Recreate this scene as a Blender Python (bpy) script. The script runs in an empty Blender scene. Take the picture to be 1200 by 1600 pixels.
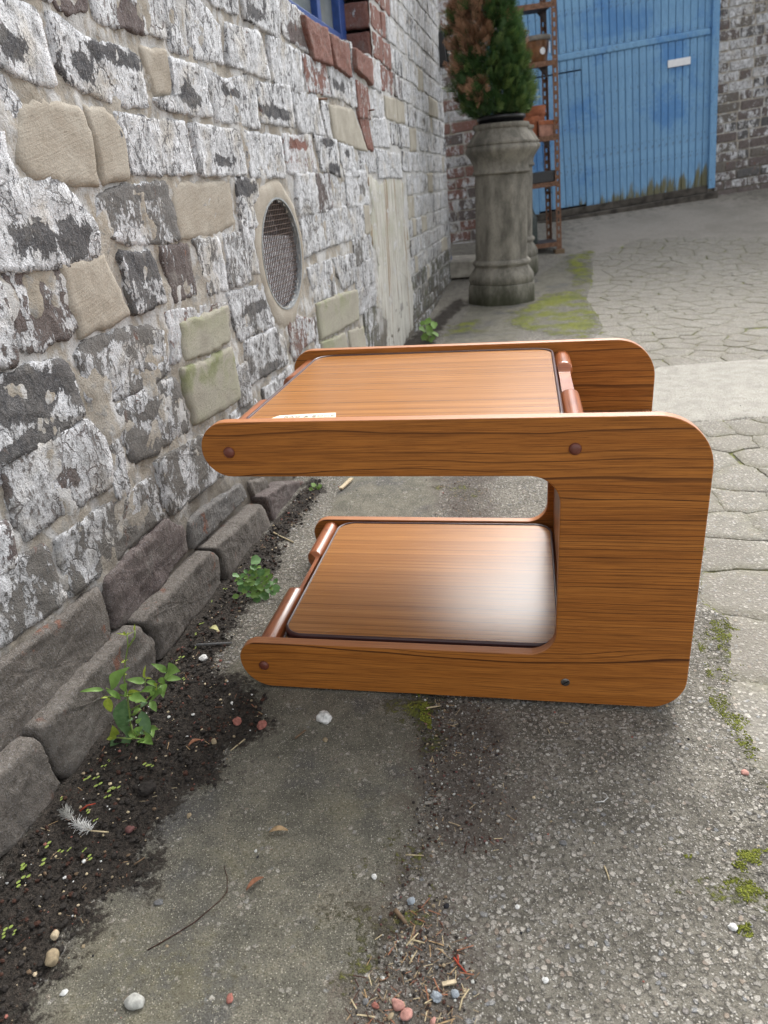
import bpy, bmesh, math, random
import numpy as np
from mathutils import Vector, Matrix, noise as mnoise

random.seed(7)
rng = np.random.default_rng(7)
C = bpy.context.scene.collection
scene = bpy.context.scene
R = math.radians
PI = math.pi

# ------------------------------------------------------------------ camera, sky, sun, exposure
CAM_H = 0.7564
PITCH, ROLL = 0.42278524, 0.07833451
cp, sp, cr, sr = math.cos(PITCH), math.sin(PITCH), math.cos(ROLL), math.sin(ROLL)
c_right = Vector((1, 0, 0)); c_down = Vector((0, -sp, -cp)); c_fwd = Vector((0, cp, -sp))
vx = c_right*cr + c_down*sr
vy = -(c_down*cr - c_right*sr)
vz = -c_fwd
cam_d = bpy.data.cameras.new('camera'); cam = bpy.data.objects.new('camera', cam_d); C.objects.link(cam)
cam.matrix_world = Matrix(((vx.x, vy.x, vz.x, 0), (vx.y, vy.y, vz.y, 0), (vx.z, vy.z, vz.z, CAM_H), (0, 0, 0, 1)))
cam_d.sensor_fit = 'VERTICAL'; cam_d.sensor_height = 36; cam_d.lens = 1126.4469/1600*36
cam_d.clip_start = 0.02; cam_d.clip_end = 300
cam_d.dof.use_dof = True; cam_d.dof.focus_distance = 1.12; cam_d.dof.aperture_fstop = 7.5
scene.camera = cam

SUN_EL, SUN_AZ = 46.0, 22.0       # azimuth measured from +Y (away from the camera) towards +X
w = bpy.data.worlds.new('World'); scene.world = w; w.use_nodes = True
nt = w.node_tree
bg = nt.nodes['Background']
sky = nt.nodes.new('ShaderNodeTexSky'); sky.sky_type = 'NISHITA'; sky.sun_disc = False
sky.sun_elevation = R(SUN_EL); sky.sun_rotation = R(SUN_AZ)
sky.air_density = 1.0; sky.dust_density = 4.0; sky.ozone_density = 1.0
hs = nt.nodes.new('ShaderNodeHueSaturation'); hs.inputs['Saturation'].default_value = 0.14   # overcast: grey-white sky
nt.links.new(sky.outputs[0], hs.inputs['Color']); nt.links.new(hs.outputs[0], bg.inputs['Color'])
bg.inputs['Strength'].default_value = 0.15
sd = bpy.data.lights.new('sun', 'SUN'); sd.energy = 0.8; sd.angle = R(34); sd.color = (1, .965, .91)
sun = bpy.data.objects.new('sun', sd); C.objects.link(sun)
to_sun = Vector((math.sin(R(SUN_AZ))*math.cos(R(SUN_EL)), math.cos(R(SUN_AZ))*math.cos(R(SUN_EL)), math.sin(R(SUN_EL))))
sun.rotation_euler = to_sun.to_track_quat('Z', 'Y').to_euler()
scene.view_settings.view_transform = 'Standard'; scene.view_settings.look = 'None'
scene.view_settings.gamma = 1; scene.view_settings.use_curve_mapping = False
scene.view_settings.exposure = 1.5

# ------------------------------------------------------------------ node helper
class NT:
    def __init__(s, name):
        s.m = bpy.data.materials.new(name); s.m.use_nodes = True
        s.t = s.m.node_tree; s.p = s.t.nodes['Principled BSDF']
    def n(s, typ, ins=None, **kw):
        nd = s.t.nodes.new('ShaderNode'+typ)
        for k, v in kw.items(): setattr(nd, k, v)
        for k, v in (ins or {}).items(): s.set(nd.inputs[k], v)
        return nd
    def set(s, sock, v):
        if isinstance(v, bpy.types.NodeSocket): s.t.links.new(v, sock)
        elif isinstance(v, bpy.types.Node): s.t.links.new(v.outputs[0], sock)
        else:
            if sock.type == 'RGBA' and hasattr(v, '__len__') and len(v) == 3: v = (*v, 1)
            sock.default_value = v
    def math(s, op, a, b=0.0, c=0.0, clamp=False):
        nd = s.n('Math', {0: a, 1: b, 2: c}, operation=op); nd.use_clamp = clamp; return nd.outputs[0]
    def noise(s, vec, scale, detail=3, rough=.55, dist=0.0):
        return s.n('TexNoise', {'Vector': vec, 'Scale': scale, 'Detail': detail, 'Roughness': rough, 'Distortion': dist}).outputs[0]
    def mul(s, vec, k):
        return s.n('VectorMath', {0: vec, 1: k}, operation='MULTIPLY').outputs[0]
    def add(s, a, b):
        return s.n('VectorMath', {0: a, 1: b}, operation='ADD').outputs[0]
    def mix(s, f, a, b, mode='MIX'):
        nd = s.n('Mix', {}, data_type='RGBA', blend_type=mode)
        s.set(nd.inputs[0], f); s.set(nd.inputs[6], a); s.set(nd.inputs[7], b)
        return nd.outputs[2]
    def mr(s, v, a, b, c=0.0, d=1.0):
        return s.n('MapRange', {0: v, 1: a, 2: b, 3: c, 4: d}, interpolation_type='SMOOTHSTEP').outputs[0]
    def ramp(s, f, stops):
        nd = s.n('ValToRGB', {0: f}); e = nd.color_ramp.elements
        while len(e) < len(stops): e.new(.5)
        for el, (p, c) in zip(e, stops): el.position = p; el.color = (*c, 1)
        return nd.outputs[0]
    def attr(s, name): return s.n('Attribute', attribute_name=name)
    def obj(s): return s.n('TexCoord').outputs['Object']
    def rnd(s): return s.n('ObjectInfo').outputs['Random']
    def bump(s, h, strength=.6, dist=.002, normal=None):
        nd = s.n('Bump', {'Strength': strength, 'Distance': dist, 'Height': h})
        if normal is not None: s.set(nd.inputs['Normal'], normal)
        return nd.outputs[0]
    def out(s, col, rough=.8, bump=None, spec=.35):
        s.set(s.p.inputs['Base Color'], col); s.set(s.p.inputs['Roughness'], rough)
        s.set(s.p.inputs['Specular IOR Level'], spec)
        if bump is not None: s.set(s.p.inputs['Normal'], bump)
        return s.m

def simple(name, col, rough=.6, spec=.4, var=.25, scale=40, metal=0, bumpd=.0008):
    k = NT(name); P = k.obj()
    n1 = k.noise(P, scale, 5, .6)
    c = k.mix(k.mr(n1, .3, .7), [x*(1-var) for x in col], [min(1, x*(1+var)) for x in col])
    k.p.inputs['Metallic'].default_value = metal
    return k.out(c, rough, k.bump(n1, .4, bumpd), spec)

# ------------------------------------------------------------------ materials
def mat_stone():
    k = NT('painted_stone'); ob = k.obj(); rnd = k.rnd()
    P = k.add(ob, k.n('CombineXYZ', {0: k.math('MULTIPLY', rnd, 31.0), 1: k.math('MULTIPLY', rnd, 17.0), 2: k.math('MULTIPLY', rnd, 53.0)}).outputs[0])
    st = k.mul(P, (1, 1, .5))
    warp = k.n('TexNoise', {'Vector': P, 'Scale': 60.0, 'Detail': 3.0}).outputs['Color']
    stw = k.add(st, k.mul(k.n('VectorMath', {0: warp, 1: (.5, .5, .5)}, operation='SUBTRACT').outputs[0], (.02, .02, .012)))
    n1 = k.noise(stw, 22, 8, .62)
    n2 = k.noise(k.mul(P, (1, 1, .6)), 130, 5, .6)
    n3 = k.noise(P, 420, 3, .6)
    n4 = k.noise(P, 9, 3, .5)
    cover = k.attr('cover').outputs['Fac']; expo = k.attr('expose').outputs['Fac']; moss = k.attr('moss').outputs['Fac']
    tone = k.attr('tone').outputs['Color']
    m = k.math('ADD', k.math('MULTIPLY', n1, .68), k.math('MULTIPLY', n2, .32))
    lev = k.math('SUBTRACT', cover, k.math('MULTIPLY', expo, .30))
    m = k.math('ADD', k.math('MULTIPLY', k.math('SUBTRACT', m, .5), 1.55), .5)
    mask = k.mr(k.math('SUBTRACT', lev, m), -.03, .025)
    # pits and hairline cracks through the limewash
    pits = k.mr(n2, .54, .64)
    pits = k.math('MULTIPLY', pits, k.mr(n1, .34, .52))
    vor = k.n('TexVoronoi', {'Vector': stw, 'Scale': 34.0}, feature='DISTANCE_TO_EDGE').outputs['Distance']
    crack = k.math('MULTIPLY', k.mr(vor, .05, .0), k.mr(n4, .42, .55))
    hole = k.math('MAXIMUM', pits, crack)
    mask2 = k.math('MULTIPLY', mask, k.math('SUBTRACT', 1.0, k.math('MULTIPLY', hole, .85)))
    base = k.mix(k.mr(n2, .3, .7), k.mix(.35, tone, (.012, .012, .013)), k.mix(.3, tone, (.2, .18, .17)))
    base = k.mix(k.math('MULTIPLY', k.mr(n3, .52, .70), .5), base, (.33, .33, .34))
    base = k.mix(k.math('MULTIPLY', k.mr(k.noise(P, 26, 5, .65), .50, .70), .45), base, (.24, .225, .205))
    rust = k.math('MULTIPLY', k.mr(k.noise(stw, 38, 4, .6), .60, .68), k.mr(n4, .5, .62))
    base = k.mix(k.math('MULTIPLY', rust, .8), base, (.22, .08, .045))
    white = k.mix(k.mr(k.noise(stw, 48, 5, .65), .32, .60), (.44, .445, .455), (.74, .75, .775))
    white = k.mix(k.math('MULTIPLY', k.mr(k.noise(P, 12, 4, .6), .5, .72), .65), white, (.50, .45, .37))
    white = k.mix(k.math('MULTIPLY', k.mr(n3, .50, .66), .65), white, (.14, .14, .145))
    col = k.mix(mask2, base, white)
    grime = k.attr('grime').outputs['Fac']
    col = k.mix(k.math('MULTIPLY', grime, k.mr(k.math('ADD', n1, k.math('MULTIPLY', n2, .4)), .45, .85)), col, (.165, .152, .135))
    col = k.mix(k.math('MULTIPLY', moss, k.mr(n1, .40, .62)), col, (.085, .10, .035))
    h = k.math('ADD', k.math('MULTIPLY', mask2, .5), k.math('ADD', k.math('MULTIPLY', n2, .8), k.math('ADD', k.math('MULTIPLY', n3, .5), k.math('MULTIPLY', n1, .8))))
    return k.out(col, .9, k.bump(h, 1.0, .006), .2)

def mat_render(name, ca, cb, streak=False):
    k = NT(name); ob = k.obj(); rnd = k.rnd()
    P = k.add(ob, k.n('CombineXYZ', {0: k.math('MULTIPLY', rnd, 11.0), 1: rnd, 2: k.math('MULTIPLY', rnd, 23.0)}).outputs[0])
    n1 = k.noise(P, 14, 6, .6); n2 = k.noise(P, 260, 4, .6); n3 = k.noise(k.mul(P, (1, 1, .08)), 60, 5, .65)
    tr = k.n('Mapping', {'Vector': P, 'Rotation': (0, R(14), 0)}).outputs[0]
    brush = k.noise(k.mul(tr, (14, 14, 300)), 1.0, 4, .65, 1.2)
    moss = k.attr('moss').outputs['Fac']
    col = k.mix(k.mr(n1, .3, .7), ca, cb)
    col = k.mix(k.math('MULTIPLY', k.mr(n2, .5, .8), .5), col, [x*.5 for x in ca])
    if streak:
        col = k.mix(k.mr(n3, .40, .62), col, (.55, .54, .50))
        col = k.mix(k.math('MULTIPLY', k.mr(k.noise(k.mul(P, (1, 1, .05)), 34, 3, .5), .58, .66), .9), col, (.24, .16, .10))
    col = k.mix(k.math('MULTIPLY', moss, k.mr(n1, .42, .62)), col, (.17, .185, .085))
    h = k.math('ADD', k.math('MULTIPLY', brush, 1.0 if not streak else .2), k.math('ADD', n2, k.math('MULTIPLY', n1, 1.2)))
    return k.out(col, .92, k.bump(h, .55, .003), .2)

def mat_mortar():
    k = NT('mortar'); P = k.obj()
    n1 = k.noise(P, 9, 6, .6); n2 = k.noise(P, 300, 4, .65); n3 = k.noise(P, 55, 5, .6)
    z = k.n('SeparateXYZ', {0: P}).outputs[2]
    col = k.mix(k.mr(n1, .35, .65), (.31, .275, .225), (.38, .35, .305))
    col = k.mix(k.mr(n3, .5, .66), col, (.29, .28, .26))
    col = k.mix(k.math('MULTIPLY', k.mr(k.noise(k.mul(P, (1, 1, .6)), 16, 6, .65), .48, .58), .8), col, (.52, .52, .52))
    col = k.mix(k.math('MULTIPLY', k.mr(n2, .55, .75), .6), col, (.12, .10, .08))
    xx = k.n('SeparateXYZ', {0: P}).outputs[0]
    wash = k.math('MULTIPLY', k.mr(k.math('ADD', xx, k.math('MULTIPLY', k.math('SUBTRACT', n1, .5), 1.4)), 2.0, 3.0), k.mr(n3, .30, .55, .35, .85))
    col = k.mix(wash, col, (.50, .50, .495))
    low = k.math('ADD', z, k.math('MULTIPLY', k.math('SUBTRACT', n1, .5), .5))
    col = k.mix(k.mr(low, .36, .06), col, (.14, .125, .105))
    h = k.math('ADD', k.math('MULTIPLY', n3, 1.0), k.math('MULTIPLY', n2, .6))
    return k.out(col, .95, k.bump(h, .9, .005), .15)

def zone(k, name, P, nz, lo=.44, hi=.56, amt=.55):
    a = k.attr(name).outputs['Fac']; nz = k.mr(nz, .30, .70)
    return k.mr(k.math('ADD', a, k.math('MULTIPLY', k.math('SUBTRACT', nz, .5), amt)), lo, hi)

def concrete_core(k, P):
    """weathered concrete with exposed aggregate: colour, height, noises"""
    n0 = k.noise(P, 2.3, 5, .6); n1 = k.noise(P, 17, 6, .62); n2 = k.noise(P, 150, 5, .65); n3 = k.noise(P, 600, 2, .6)
    wp = k.add(P, k.mul(k.n('VectorMath', {0: k.n('TexNoise', {'Vector': P, 'Scale': 170.0, 'Detail': 2.0}).outputs['Color'], 1: (.5, .5, .5)}, operation='SUBTRACT').outputs[0], (.006, .006, .006)))
    vor = k.n('TexVoronoi', {'Vector': wp, 'Scale': 135.0, 'Randomness': 1.0})
    vc = k.n('SeparateColor', {0: vor.outputs['Color']})
    big = k.math('MULTIPLY', k.mr(vor.outputs['Distance'], .50, .32), k.mr(vc.outputs[0], .22, .32))
    stone = k.ramp(vc.outputs[1], [(0, (.19, .18, .16)), (.25, (.42, .395, .35)), (.45, (.27, .255, .23)), (.6, (.54, .51, .455)), (.74, (.235, .25, .27)), (.84, (.31, .245, .19)), (1, (.66, .63, .57))])
    vor2 = k.n('TexVoronoi', {'Vector': wp, 'Scale': 300.0})
    v2 = k.n('SeparateColor', {0: vor2.outputs['Color']})
    small = k.math('MULTIPLY', k.mr(vor2.outputs['Distance'], .42, .22), k.mr(v2.outputs[0], .55, .62))
    matrix = k.mix(k.mr(n1, .34, .66), (.115, .106, .086), (.215, .20, .166))
    matrix = k.mix(k.math('MULTIPLY', k.mr(n2, .46, .62), .75), matrix, (.045, .041, .035))
    return n0, n1, n2, n3, big, stone, small, v2, matrix

def mat_ground():
    k = NT('yard_ground'); P = k.n('NewGeometry').outputs['Position']
    n0, n1, n2, n3, big, stone, small, v2, matrix = concrete_core(k, P)
    nz = k.math('ADD', k.math('MULTIPLY', n1, .6), k.math('MULTIPLY', n2, .4))
    soil = zone(k, 'soil', P, nz, .42, .58, .6); smooth = zone(k, 'smooth', P, nz, .42, .58, .4); dirt = zone(k, 'dirt', P, nz, .25, .70, .8)
    moss = zone(k, 'moss', P, k.math('ADD', k.math('MULTIPLY', n1, .35), k.math('ADD', k.math('MULTIPLY', n2, .3), k.math('MULTIPLY', k.noise(P, 7, 4, .6), .35))), .46, .80, 1.15); light = zone(k, 'light', P, nz, .45, .55, .3); yel = zone(k, 'yel', P, nz, .35, 1.2, .9)
    crack = zone(k, 'crack', P, nz)
    agg = k.math('MULTIPLY', big, k.mr(n0, .3, .5, .65, 1.0))
    c = k.mix(k.math('MULTIPLY', agg, .72), matrix, stone)
    c = k.mix(k.math('MULTIPLY', small, .8), c, (.56, .535, .485))
    c = k.mix(k.math('MULTIPLY', k.mr(n0, .52, .66), .35), c, (.12, .11, .09))
    # smooth old slab: dark greenish grey with pale flecks
    sm = k.mix(k.mr(n1, .32, .68), (.125, .119, .093), (.215, .20, .158))
    sm = k.mix(k.mr(k.noise(P, 5, 4, .6), .52, .66), sm, (.105, .103, .097))
    sm = k.mix(k.math('MULTIPLY', k.mr(n2, .52, .72), .7), sm, (.05, .047, .04))
    fleck = k.math('MULTIPLY', k.math('MULTIPLY', small, k.mr(v2.outputs[1], .68, .72)), k.mr(k.noise(P, 70, 2, .5), .45, .6))
    sm = k.mix(k.math('MULTIPLY', fleck, .8), sm, (.46, .44, .38))
    sm = k.mix(k.math('MULTIPLY', k.math('MULTIPLY', big, k.mr(k.noise(P, 40, 2, .5), .55, .62)), .6), sm, stone)
    sp = k.n('TexVoronoi', {'Vector': P, 'Scale': 520.0}); spc = k.n('SeparateColor', {0: sp.outputs['Color']})
    speck = k.math('MULTIPLY', k.mr(sp.outputs['Distance'], .42, .2), k.mr(spc.outputs[0], .62, .72))
    sm = k.mix(k.math('MULTIPLY', k.mr(n3, .46, .62), .6), sm, (.045, .042, .034))
    sm = k.mix(k.math('MULTIPLY', speck, .95), sm, k.mix(k.mr(spc.outputs[1], .3, .7), (.52, .49, .40), (.28, .26, .21)))
    c = k.mix(k.math('MULTIPLY', k.mr(n3, .52, .68), .5), c, (.06, .055, .048))
    c = k.mix(k.math('MULTIPLY', speck, .55), c, (.47, .45, .40))
    c = k.mix(smooth, c, sm)
    li = k.mix(k.mr(n1, .3, .7), (.30, .285, .25), (.40, .382, .338)); li = k.mix(k.mr(n2, .55, .75), li, (.27, .25, .21))
    c = k.mix(light, c, li)
    c = k.mix(k.math('MULTIPLY', yel, .38), c, (.20, .18, .075))
    dcol = k.mix(k.mr(n2, .35, .65), (.022, .015, .013), (.088, .064, .054))
    c = k.mix(k.math('MULTIPLY', dirt, k.mr(n2, .3, .6, .95, .45)), c, dcol)
    c = k.mix(k.math('MULTIPLY', zone(k, 'pale', P, nz, .2, .8, .8), .6), c, k.mix(k.mr(n0, .35, .65), (.25, .23, .20), (.37, .335, .295)))
    joint = k.mix(k.mr(n1, .40, .56), (.085, .08, .062), (.165, .18, .045))
    c = k.mix(crack, c, joint)
    so = k.mix(k.mr(n2, .3, .7), (.016, .0135, .011), (.060, .049, .040)); so = k.mix(k.mr(n3, .62, .75), so, (.13, .105, .08))
    dust = k.mr(k.math('ADD', k.attr('soil').outputs['Fac'], k.math('MULTIPLY', k.math('SUBTRACT', k.mr(nz, .3, .7), .5), .9)), .15, .65)
    c = k.mix(k.math('MULTIPLY', dust, .6), c, (.05, .043, .036))
    c = k.mix(soil, c, so)
    mo = k.mix(k.mr(n2, .3, .7), (.06, .066, .010), (.29, .31, .045)); mo = k.mix(k.mr(k.noise(P, 9, 4, .6), .45, .62), mo, (.13, .15, .03))
    c = k.mix(k.math('MULTIPLY', k.math('MULTIPLY', moss, k.mr(n2, .28, .46)), k.mr(k.noise(P, 5.5, 5, .65), .38, .56)), c, mo)
    h = k.math('ADD', k.math('MULTIPLY', k.math('MULTIPLY', agg, k.math('SUBTRACT', 1.0, smooth)), 1.0), k.math('ADD', k.math('MULTIPLY', n2, .9), k.math('ADD', k.math('MULTIPLY', n3, .25), k.math('MULTIPLY', small, .3))))
    h = k.math('ADD', h, k.math('MULTIPLY', k.math('MULTIPLY', moss, n2), 3.0))
    h = k.math('ADD', h, k.math('MULTIPLY', k.math('MULTIPLY', soil, n2), 2.0))
    return k.out(c, .88, k.bump(h, .8, .004), .3)

def mat_fragment():
    k = NT('broken_concrete'); P = k.n('NewGeometry').outputs['Position']
    n0, n1, n2, n3, big, stone, small, v2, matrix = concrete_core(k, P)
    c = k.mix(.5, matrix, (.29, .275, .24))
    c = k.mix(k.math('MULTIPLY', k.mr(n2, .5, .68), .5), c, (.12, .112, .095))
    c = k.mix(k.math('MULTIPLY', big, .8), c, k.mix(.25, stone, (.40, .38, .34)))
    c = k.mix(k.math('MULTIPLY', k.mr(n0, .5, .64), .45), c, (.17, .155, .13))
    c = k.mix(k.math('MULTIPLY', small, .5), c, (.52, .50, .46))
    r = k.rnd(); c = k.mix(k.mr(r, 0, 1, 0, .25), c, (.20, .18, .15))
    edge = k.attr('edge').outputs['Fac']
    c = k.mix(k.math('MULTIPLY', edge, k.mr(n1, .35, .6)), c, (.14, .135, .065))
    h = k.math('ADD', k.math('MULTIPLY', big, .7), k.math('ADD', n2, k.math('MULTIPLY', n3, .3)))
    return k.out(c, .9, k.bump(h, .7, .003), .25)

def mat_wood(name, ca, cb, dark, kx=1.0,  lines=85.0, warp=.03, along='x', across='z', rough=.4, coat=0.0, spec=.5, lstr=.8, fig=None, bmp=.12, dv=7.0):
    """teak veneer: growth-ring lines along the grain, fine pores"""
    k = NT(name); ob = k.obj(); s = k.n('SeparateXYZ', {0: ob})
    ax = {'x': s.outputs[0], 'y': s.outputs[1], 'z': s.outputs[2]}
    a, b = ax[along], ax[across]
    V = lambda fa, fb, off=0.0: k.n('CombineXYZ', {0: k.math('MULTIPLY', a, fa), 1: k.math('MULTIPLY', b, fb), 2: off}).outputs[0]
    wa = warp
    if fig is not None:      # broad cathedral figure away from the quarter-sawn middle
        mid = k.math('MULTIPLY', k.mr(b, fig[0], fig[0]+.06), k.mr(b, fig[1], fig[1]-.06))
        wa = k.math('ADD', k.math('MULTIPLY', mid, warp*.28-warp*1.4), warp*1.4)
    wn = k.math('SUBTRACT', k.noise(V(2.2*kx, 9, 3.1), 1.0, 2, .5), .5)
    wn2 = k.math('SUBTRACT', k.noise(V(5*kx, 40, 7.7), 1.0, 2, .5), .5)
    bb = k.math('ADD', b, k.math('ADD', k.math('MULTIPLY', wn, wa), k.math('MULTIPLY', wn2, warp*.12)))
    dens = k.noise(k.n('CombineXYZ', {0: k.math('MULTIPLY', bb, 14.0), 1: 2.2, 2: 0.0}).outputs[0], 1.0, 3, .6)
    arg = k.math('ADD', k.math('MULTIPLY', bb, lines), k.math('MULTIPLY', dens, dv))
    if fig is not None:
        arg = k.math('ADD', arg, k.math('MULTIPLY', k.math('MINIMUM', k.math('MAXIMUM', bb, fig[0]), fig[1]), fig[2]))
    ph = k.math('FRACT', arg)
    ring = k.math('MULTIPLY', k.mr(ph, .72, .93), k.mr(ph, 1.0, .96))
    sel = k.noise(k.n('CombineXYZ', {0: k.math('MULTIPLY', k.math('FLOOR', arg), 3.71), 1: .5, 2: k.math('MULTIPLY', a, .9)}).outputs[0], 1.0, 1, .5)
    ring = k.math('MULTIPLY', ring, k.mr(sel, .28, .62))
    band = k.noise(V(1.2*kx, 60, 1.0), 1.0, 4, .6)
    fine = k.noise(V(11*kx, 900, 5.0), 1.0, 3, .6)
    pore = k.mr(k.noise(V(38*kx, 1300, 9.0), 1.0, 2, .5), .60, .72)
    c = k.mix(k.mr(band, .3, .7), ca, cb)
    c = k.mix(k.math('MULTIPLY', k.mr(fine, .38, .68), .6), c, dark)
    c = k.mix(k.math('MULTIPLY', ring, lstr), c, dark)
    c = k.mix(k.math('MULTIPLY', pore, .45), c, dark)
    if along == 'x' and across == 'y' and bmp == .02:
        du = k.math('MULTIPLY', k.mr(k.noise(ob, 420, 3, .6), .62, .75), k.mr(k.noise(ob, 9, 3, .6), .42, .75)); c = k.mix(k.math('MULTIPLY', du, .28), c, (.62, .55, .46))
        scr = k.noise(k.mul(k.n('Mapping', {'Vector': ob, 'Rotation': (0, 0, R(63))}).outputs[0], (500, 9, 1)), 1.0, 2, .5); c = k.mix(k.math('MULTIPLY', k.mr(scr, .70, .76), .25), c, (.62, .45, .30))
    rg = rough
    k.p.inputs['Coat Weight'].default_value = coat; k.p.inputs['Coat Roughness'].default_value = .22; k.p.inputs['Coat IOR'].default_value = 1.5
    return k.out(c, rg, k.bump(fine, bmp, .0005) if bmp else None, spec)

def mat_gate():
    k = NT('blue_paint'); P = k.obj(); r = k.rnd()
    n1 = k.noise(P, 2.5, 5, .6); n2 = k.noise(k.mul(P, (1, 1, .12)), 60, 4, .6); n3 = k.noise(P, 30, 5, .65)
    W3 = k.n('NewGeometry').outputs['Position']
    big = k.noise(W3, 1.9, 4, .6)
    z = k.n('SeparateXYZ', {0: k.n('TexCoord').outputs['Object']}).outputs[2]
    c = k.mix(k.mr(n2, .3, .7), (.135, .285, .475), (.185, .36, .56))
    c = k.mix(k.math('MULTIPLY', k.mr(k.math('ADD', big, k.math('MULTIPLY', k.math('SUBTRACT', n3, .5), .25)), .50, .66), .7), c, (.05, .185, .46))
    c = k.mix(k.mr(r, 0, 1, 0, .18), c, (.10, .22, .40))
    worn = k.attr('worn').outputs['Fac']
    wv = k.mr(k.math('ADD', worn, k.math('MULTIPLY', k.math('SUBTRACT', k.noise(k.mul(W3, (1, 1, .12)), 30, 5, .65), .5), 1.6)), .62, .95)
    c = k.mix(wv, c, (.13, .125, .07))
    c = k.mix(k.math('MULTIPLY', k.mr(n3, .60, .66), .6), c, (.10, .13, .16))
    c = k.mix(k.math('MULTIPLY', k.mr(k.noise(k.mul(P, (1, 1, .3)), 90, 2, .5), .68, .72), .8), c, (.05, .06, .07))
    return k.out(c, .62, k.bump(n2, .4, .002), .35)

M = {}
M['stone'] = mat_stone()
M['render'] = mat_render('sandy_render', (.315, .277, .225), (.40, .365, .31))
M['render_grey'] = mat_render('grey_render', (.32, .295, .245), (.42, .39, .33))
M['render_green'] = mat_render('greenish_render', (.29, .27, .22), (.38, .36, .30))
M['plaster'] = mat_render('streaked_plaster', (.30, .28, .24), (.46, .44, .40), True)
M['mortar'] = mat_mortar()
M['ground'] = mat_ground(); M['fragment'] = mat_fragment()
WA, WB, WD = (.362, .126, .022), (.475, .178, .035), (.062, .019, .006)
M['veneer'] = mat_wood('teak_veneer', WA, WB, WD, 1.0, 50, .045, 'x', 'z', .5, 0, .22, .98, (.085, .365, 105.0), .12, 5.0)
M['veneer_board'] = mat_wood('teak_board', (.27, .10, .028), (.34, .13, .035), WD, 1.0, 70, .03, 'z', 'y', .45)
M['tray'] = mat_wood('teak_tray', (.34, .136, .029), (.49, .212, .052), (.14, .046, .011), .5, 80, .016, 'x', 'y', .27, .10, .42, .78, None, .02, 1.2)
M['rail'] = mat_wood('mahogany_rail', (.34, .098, .030), (.42, .135, .045), (.14, .034, .012), 1.0, 60, .02, 'y', 'z', .30, .5, .5, .25)
M['edge'] = mat_wood('panel_edge', (.44, .17, .065), (.52, .22, .09), (.24, .085, .03), 1.0, 90, .01, 'x', 'y', .4, 0, .5, .25)
M['floorwood'] = mat_wood('ribbed_wood', (.22, .10, .045), (.30, .14, .06), (.09, .035, .015), 1.0, 120, .005, 'y', 'x', .45)
M['edging'] = simple('brown_edging', (.055, .022, .022), .28, .5, .1)
M['cap'] = simple('brown_cap', (.15, .042, .026), .35, .5, .1)
M['steel'] = simple('dull_steel', (.22, .21, .20), .4, .5, .3, 200, 1)
M['paper'] = simple('cream_card', (.80, .74, .58), .8, .2, .04)
M['ink'] = simple('grey_ink', (.16, .15, .13), .8, .2, .1)
M['blue'] = mat_gate()
M['blueframe'] = simple('blue_gloss_paint', (.025, .065, .235), .45, .4, .15)
M['glass_dim'] = simple('dusty_glass', (.20, .22, .21), .15, .6, .25, 6)
M['white'] = simple('white_plate', (.72, .73, .75), .4, .5, .04)
M['dark'] = simple('dark_void', (.012, .012, .013), .9, .1, .2)
M['rust'] = simple('rusty_metal', (.165, .088, .055), .75, .3, .45, 60)
M['rustdark'] = simple('dark_shelf_metal', (.045, .035, .034), .6, .3, .4, 40)
M['galv'] = simple('galvanised_steel', (.40, .42, .43), .45, .5, .2, 90, .6)
M['wire'] = simple('rusted_wire', (.12, .085, .07), .7, .3, .4, 120)
M['wirepale'] = simple('zinc_sheet', (.62, .63, .67), .5, .4, .5, 60, .1)
M['black'] = simple('black_plastic', (.018, .018, .02), .35, .5, .2)
M['terracotta'] = simple('terracotta', (.30, .105, .052), .8, .25, .25, 30)
M['terra_pale'] = simple('pale_terracotta', (.36, .19, .14), .85, .2, .25, 30)
M['glaze'] = simple('brown_glaze', (.16, .07, .028), .3, .5, .35, 18)
M['greyclay'] = simple('grey_clay', (.17, .155, .135), .8, .3, .2, 30)
M['can'] = simple('dark_green_metal', (.03, .04, .035), .5, .4, .3, 30)
M['kerb'] = simple('dark_sill_stone', (.065, .058, .05), .9, .2, .5, 12)
M['step'] = simple('step_stone', (.30, .28, .24), .9, .2, .3, 14)
M['pipeblue'] = simple('blue_post_paint', (.02, .075, .30), .45, .4, .2)

def mat_pot():
    k = NT('weathered_stoneware'); P = k.obj()
    n1 = k.noise(k.mul(P, (1, 1, .4)), 12, 7, .68); n2 = k.noise(P, 120, 4, .6); z = k.n('SeparateXYZ', {0: P}).outputs[2]
    c = k.mix(k.mr(n1, .32, .66), (.11, .102, .086), (.255, .236, .198))
    c = k.mix(k.math('MULTIPLY', k.mr(n2, .52, .72), .5), c, (.06, .055, .045))
    c = k.mix(k.mr(k.math('ADD', z, k.math('MULTIPLY', n1, .3)), .40, .1), c, (.045, .047, .026))
    return k.out(c, .85, k.bump(k.math('ADD', n1, n2), .6, .003), .3)
M['stoneware'] = mat_pot()

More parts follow.
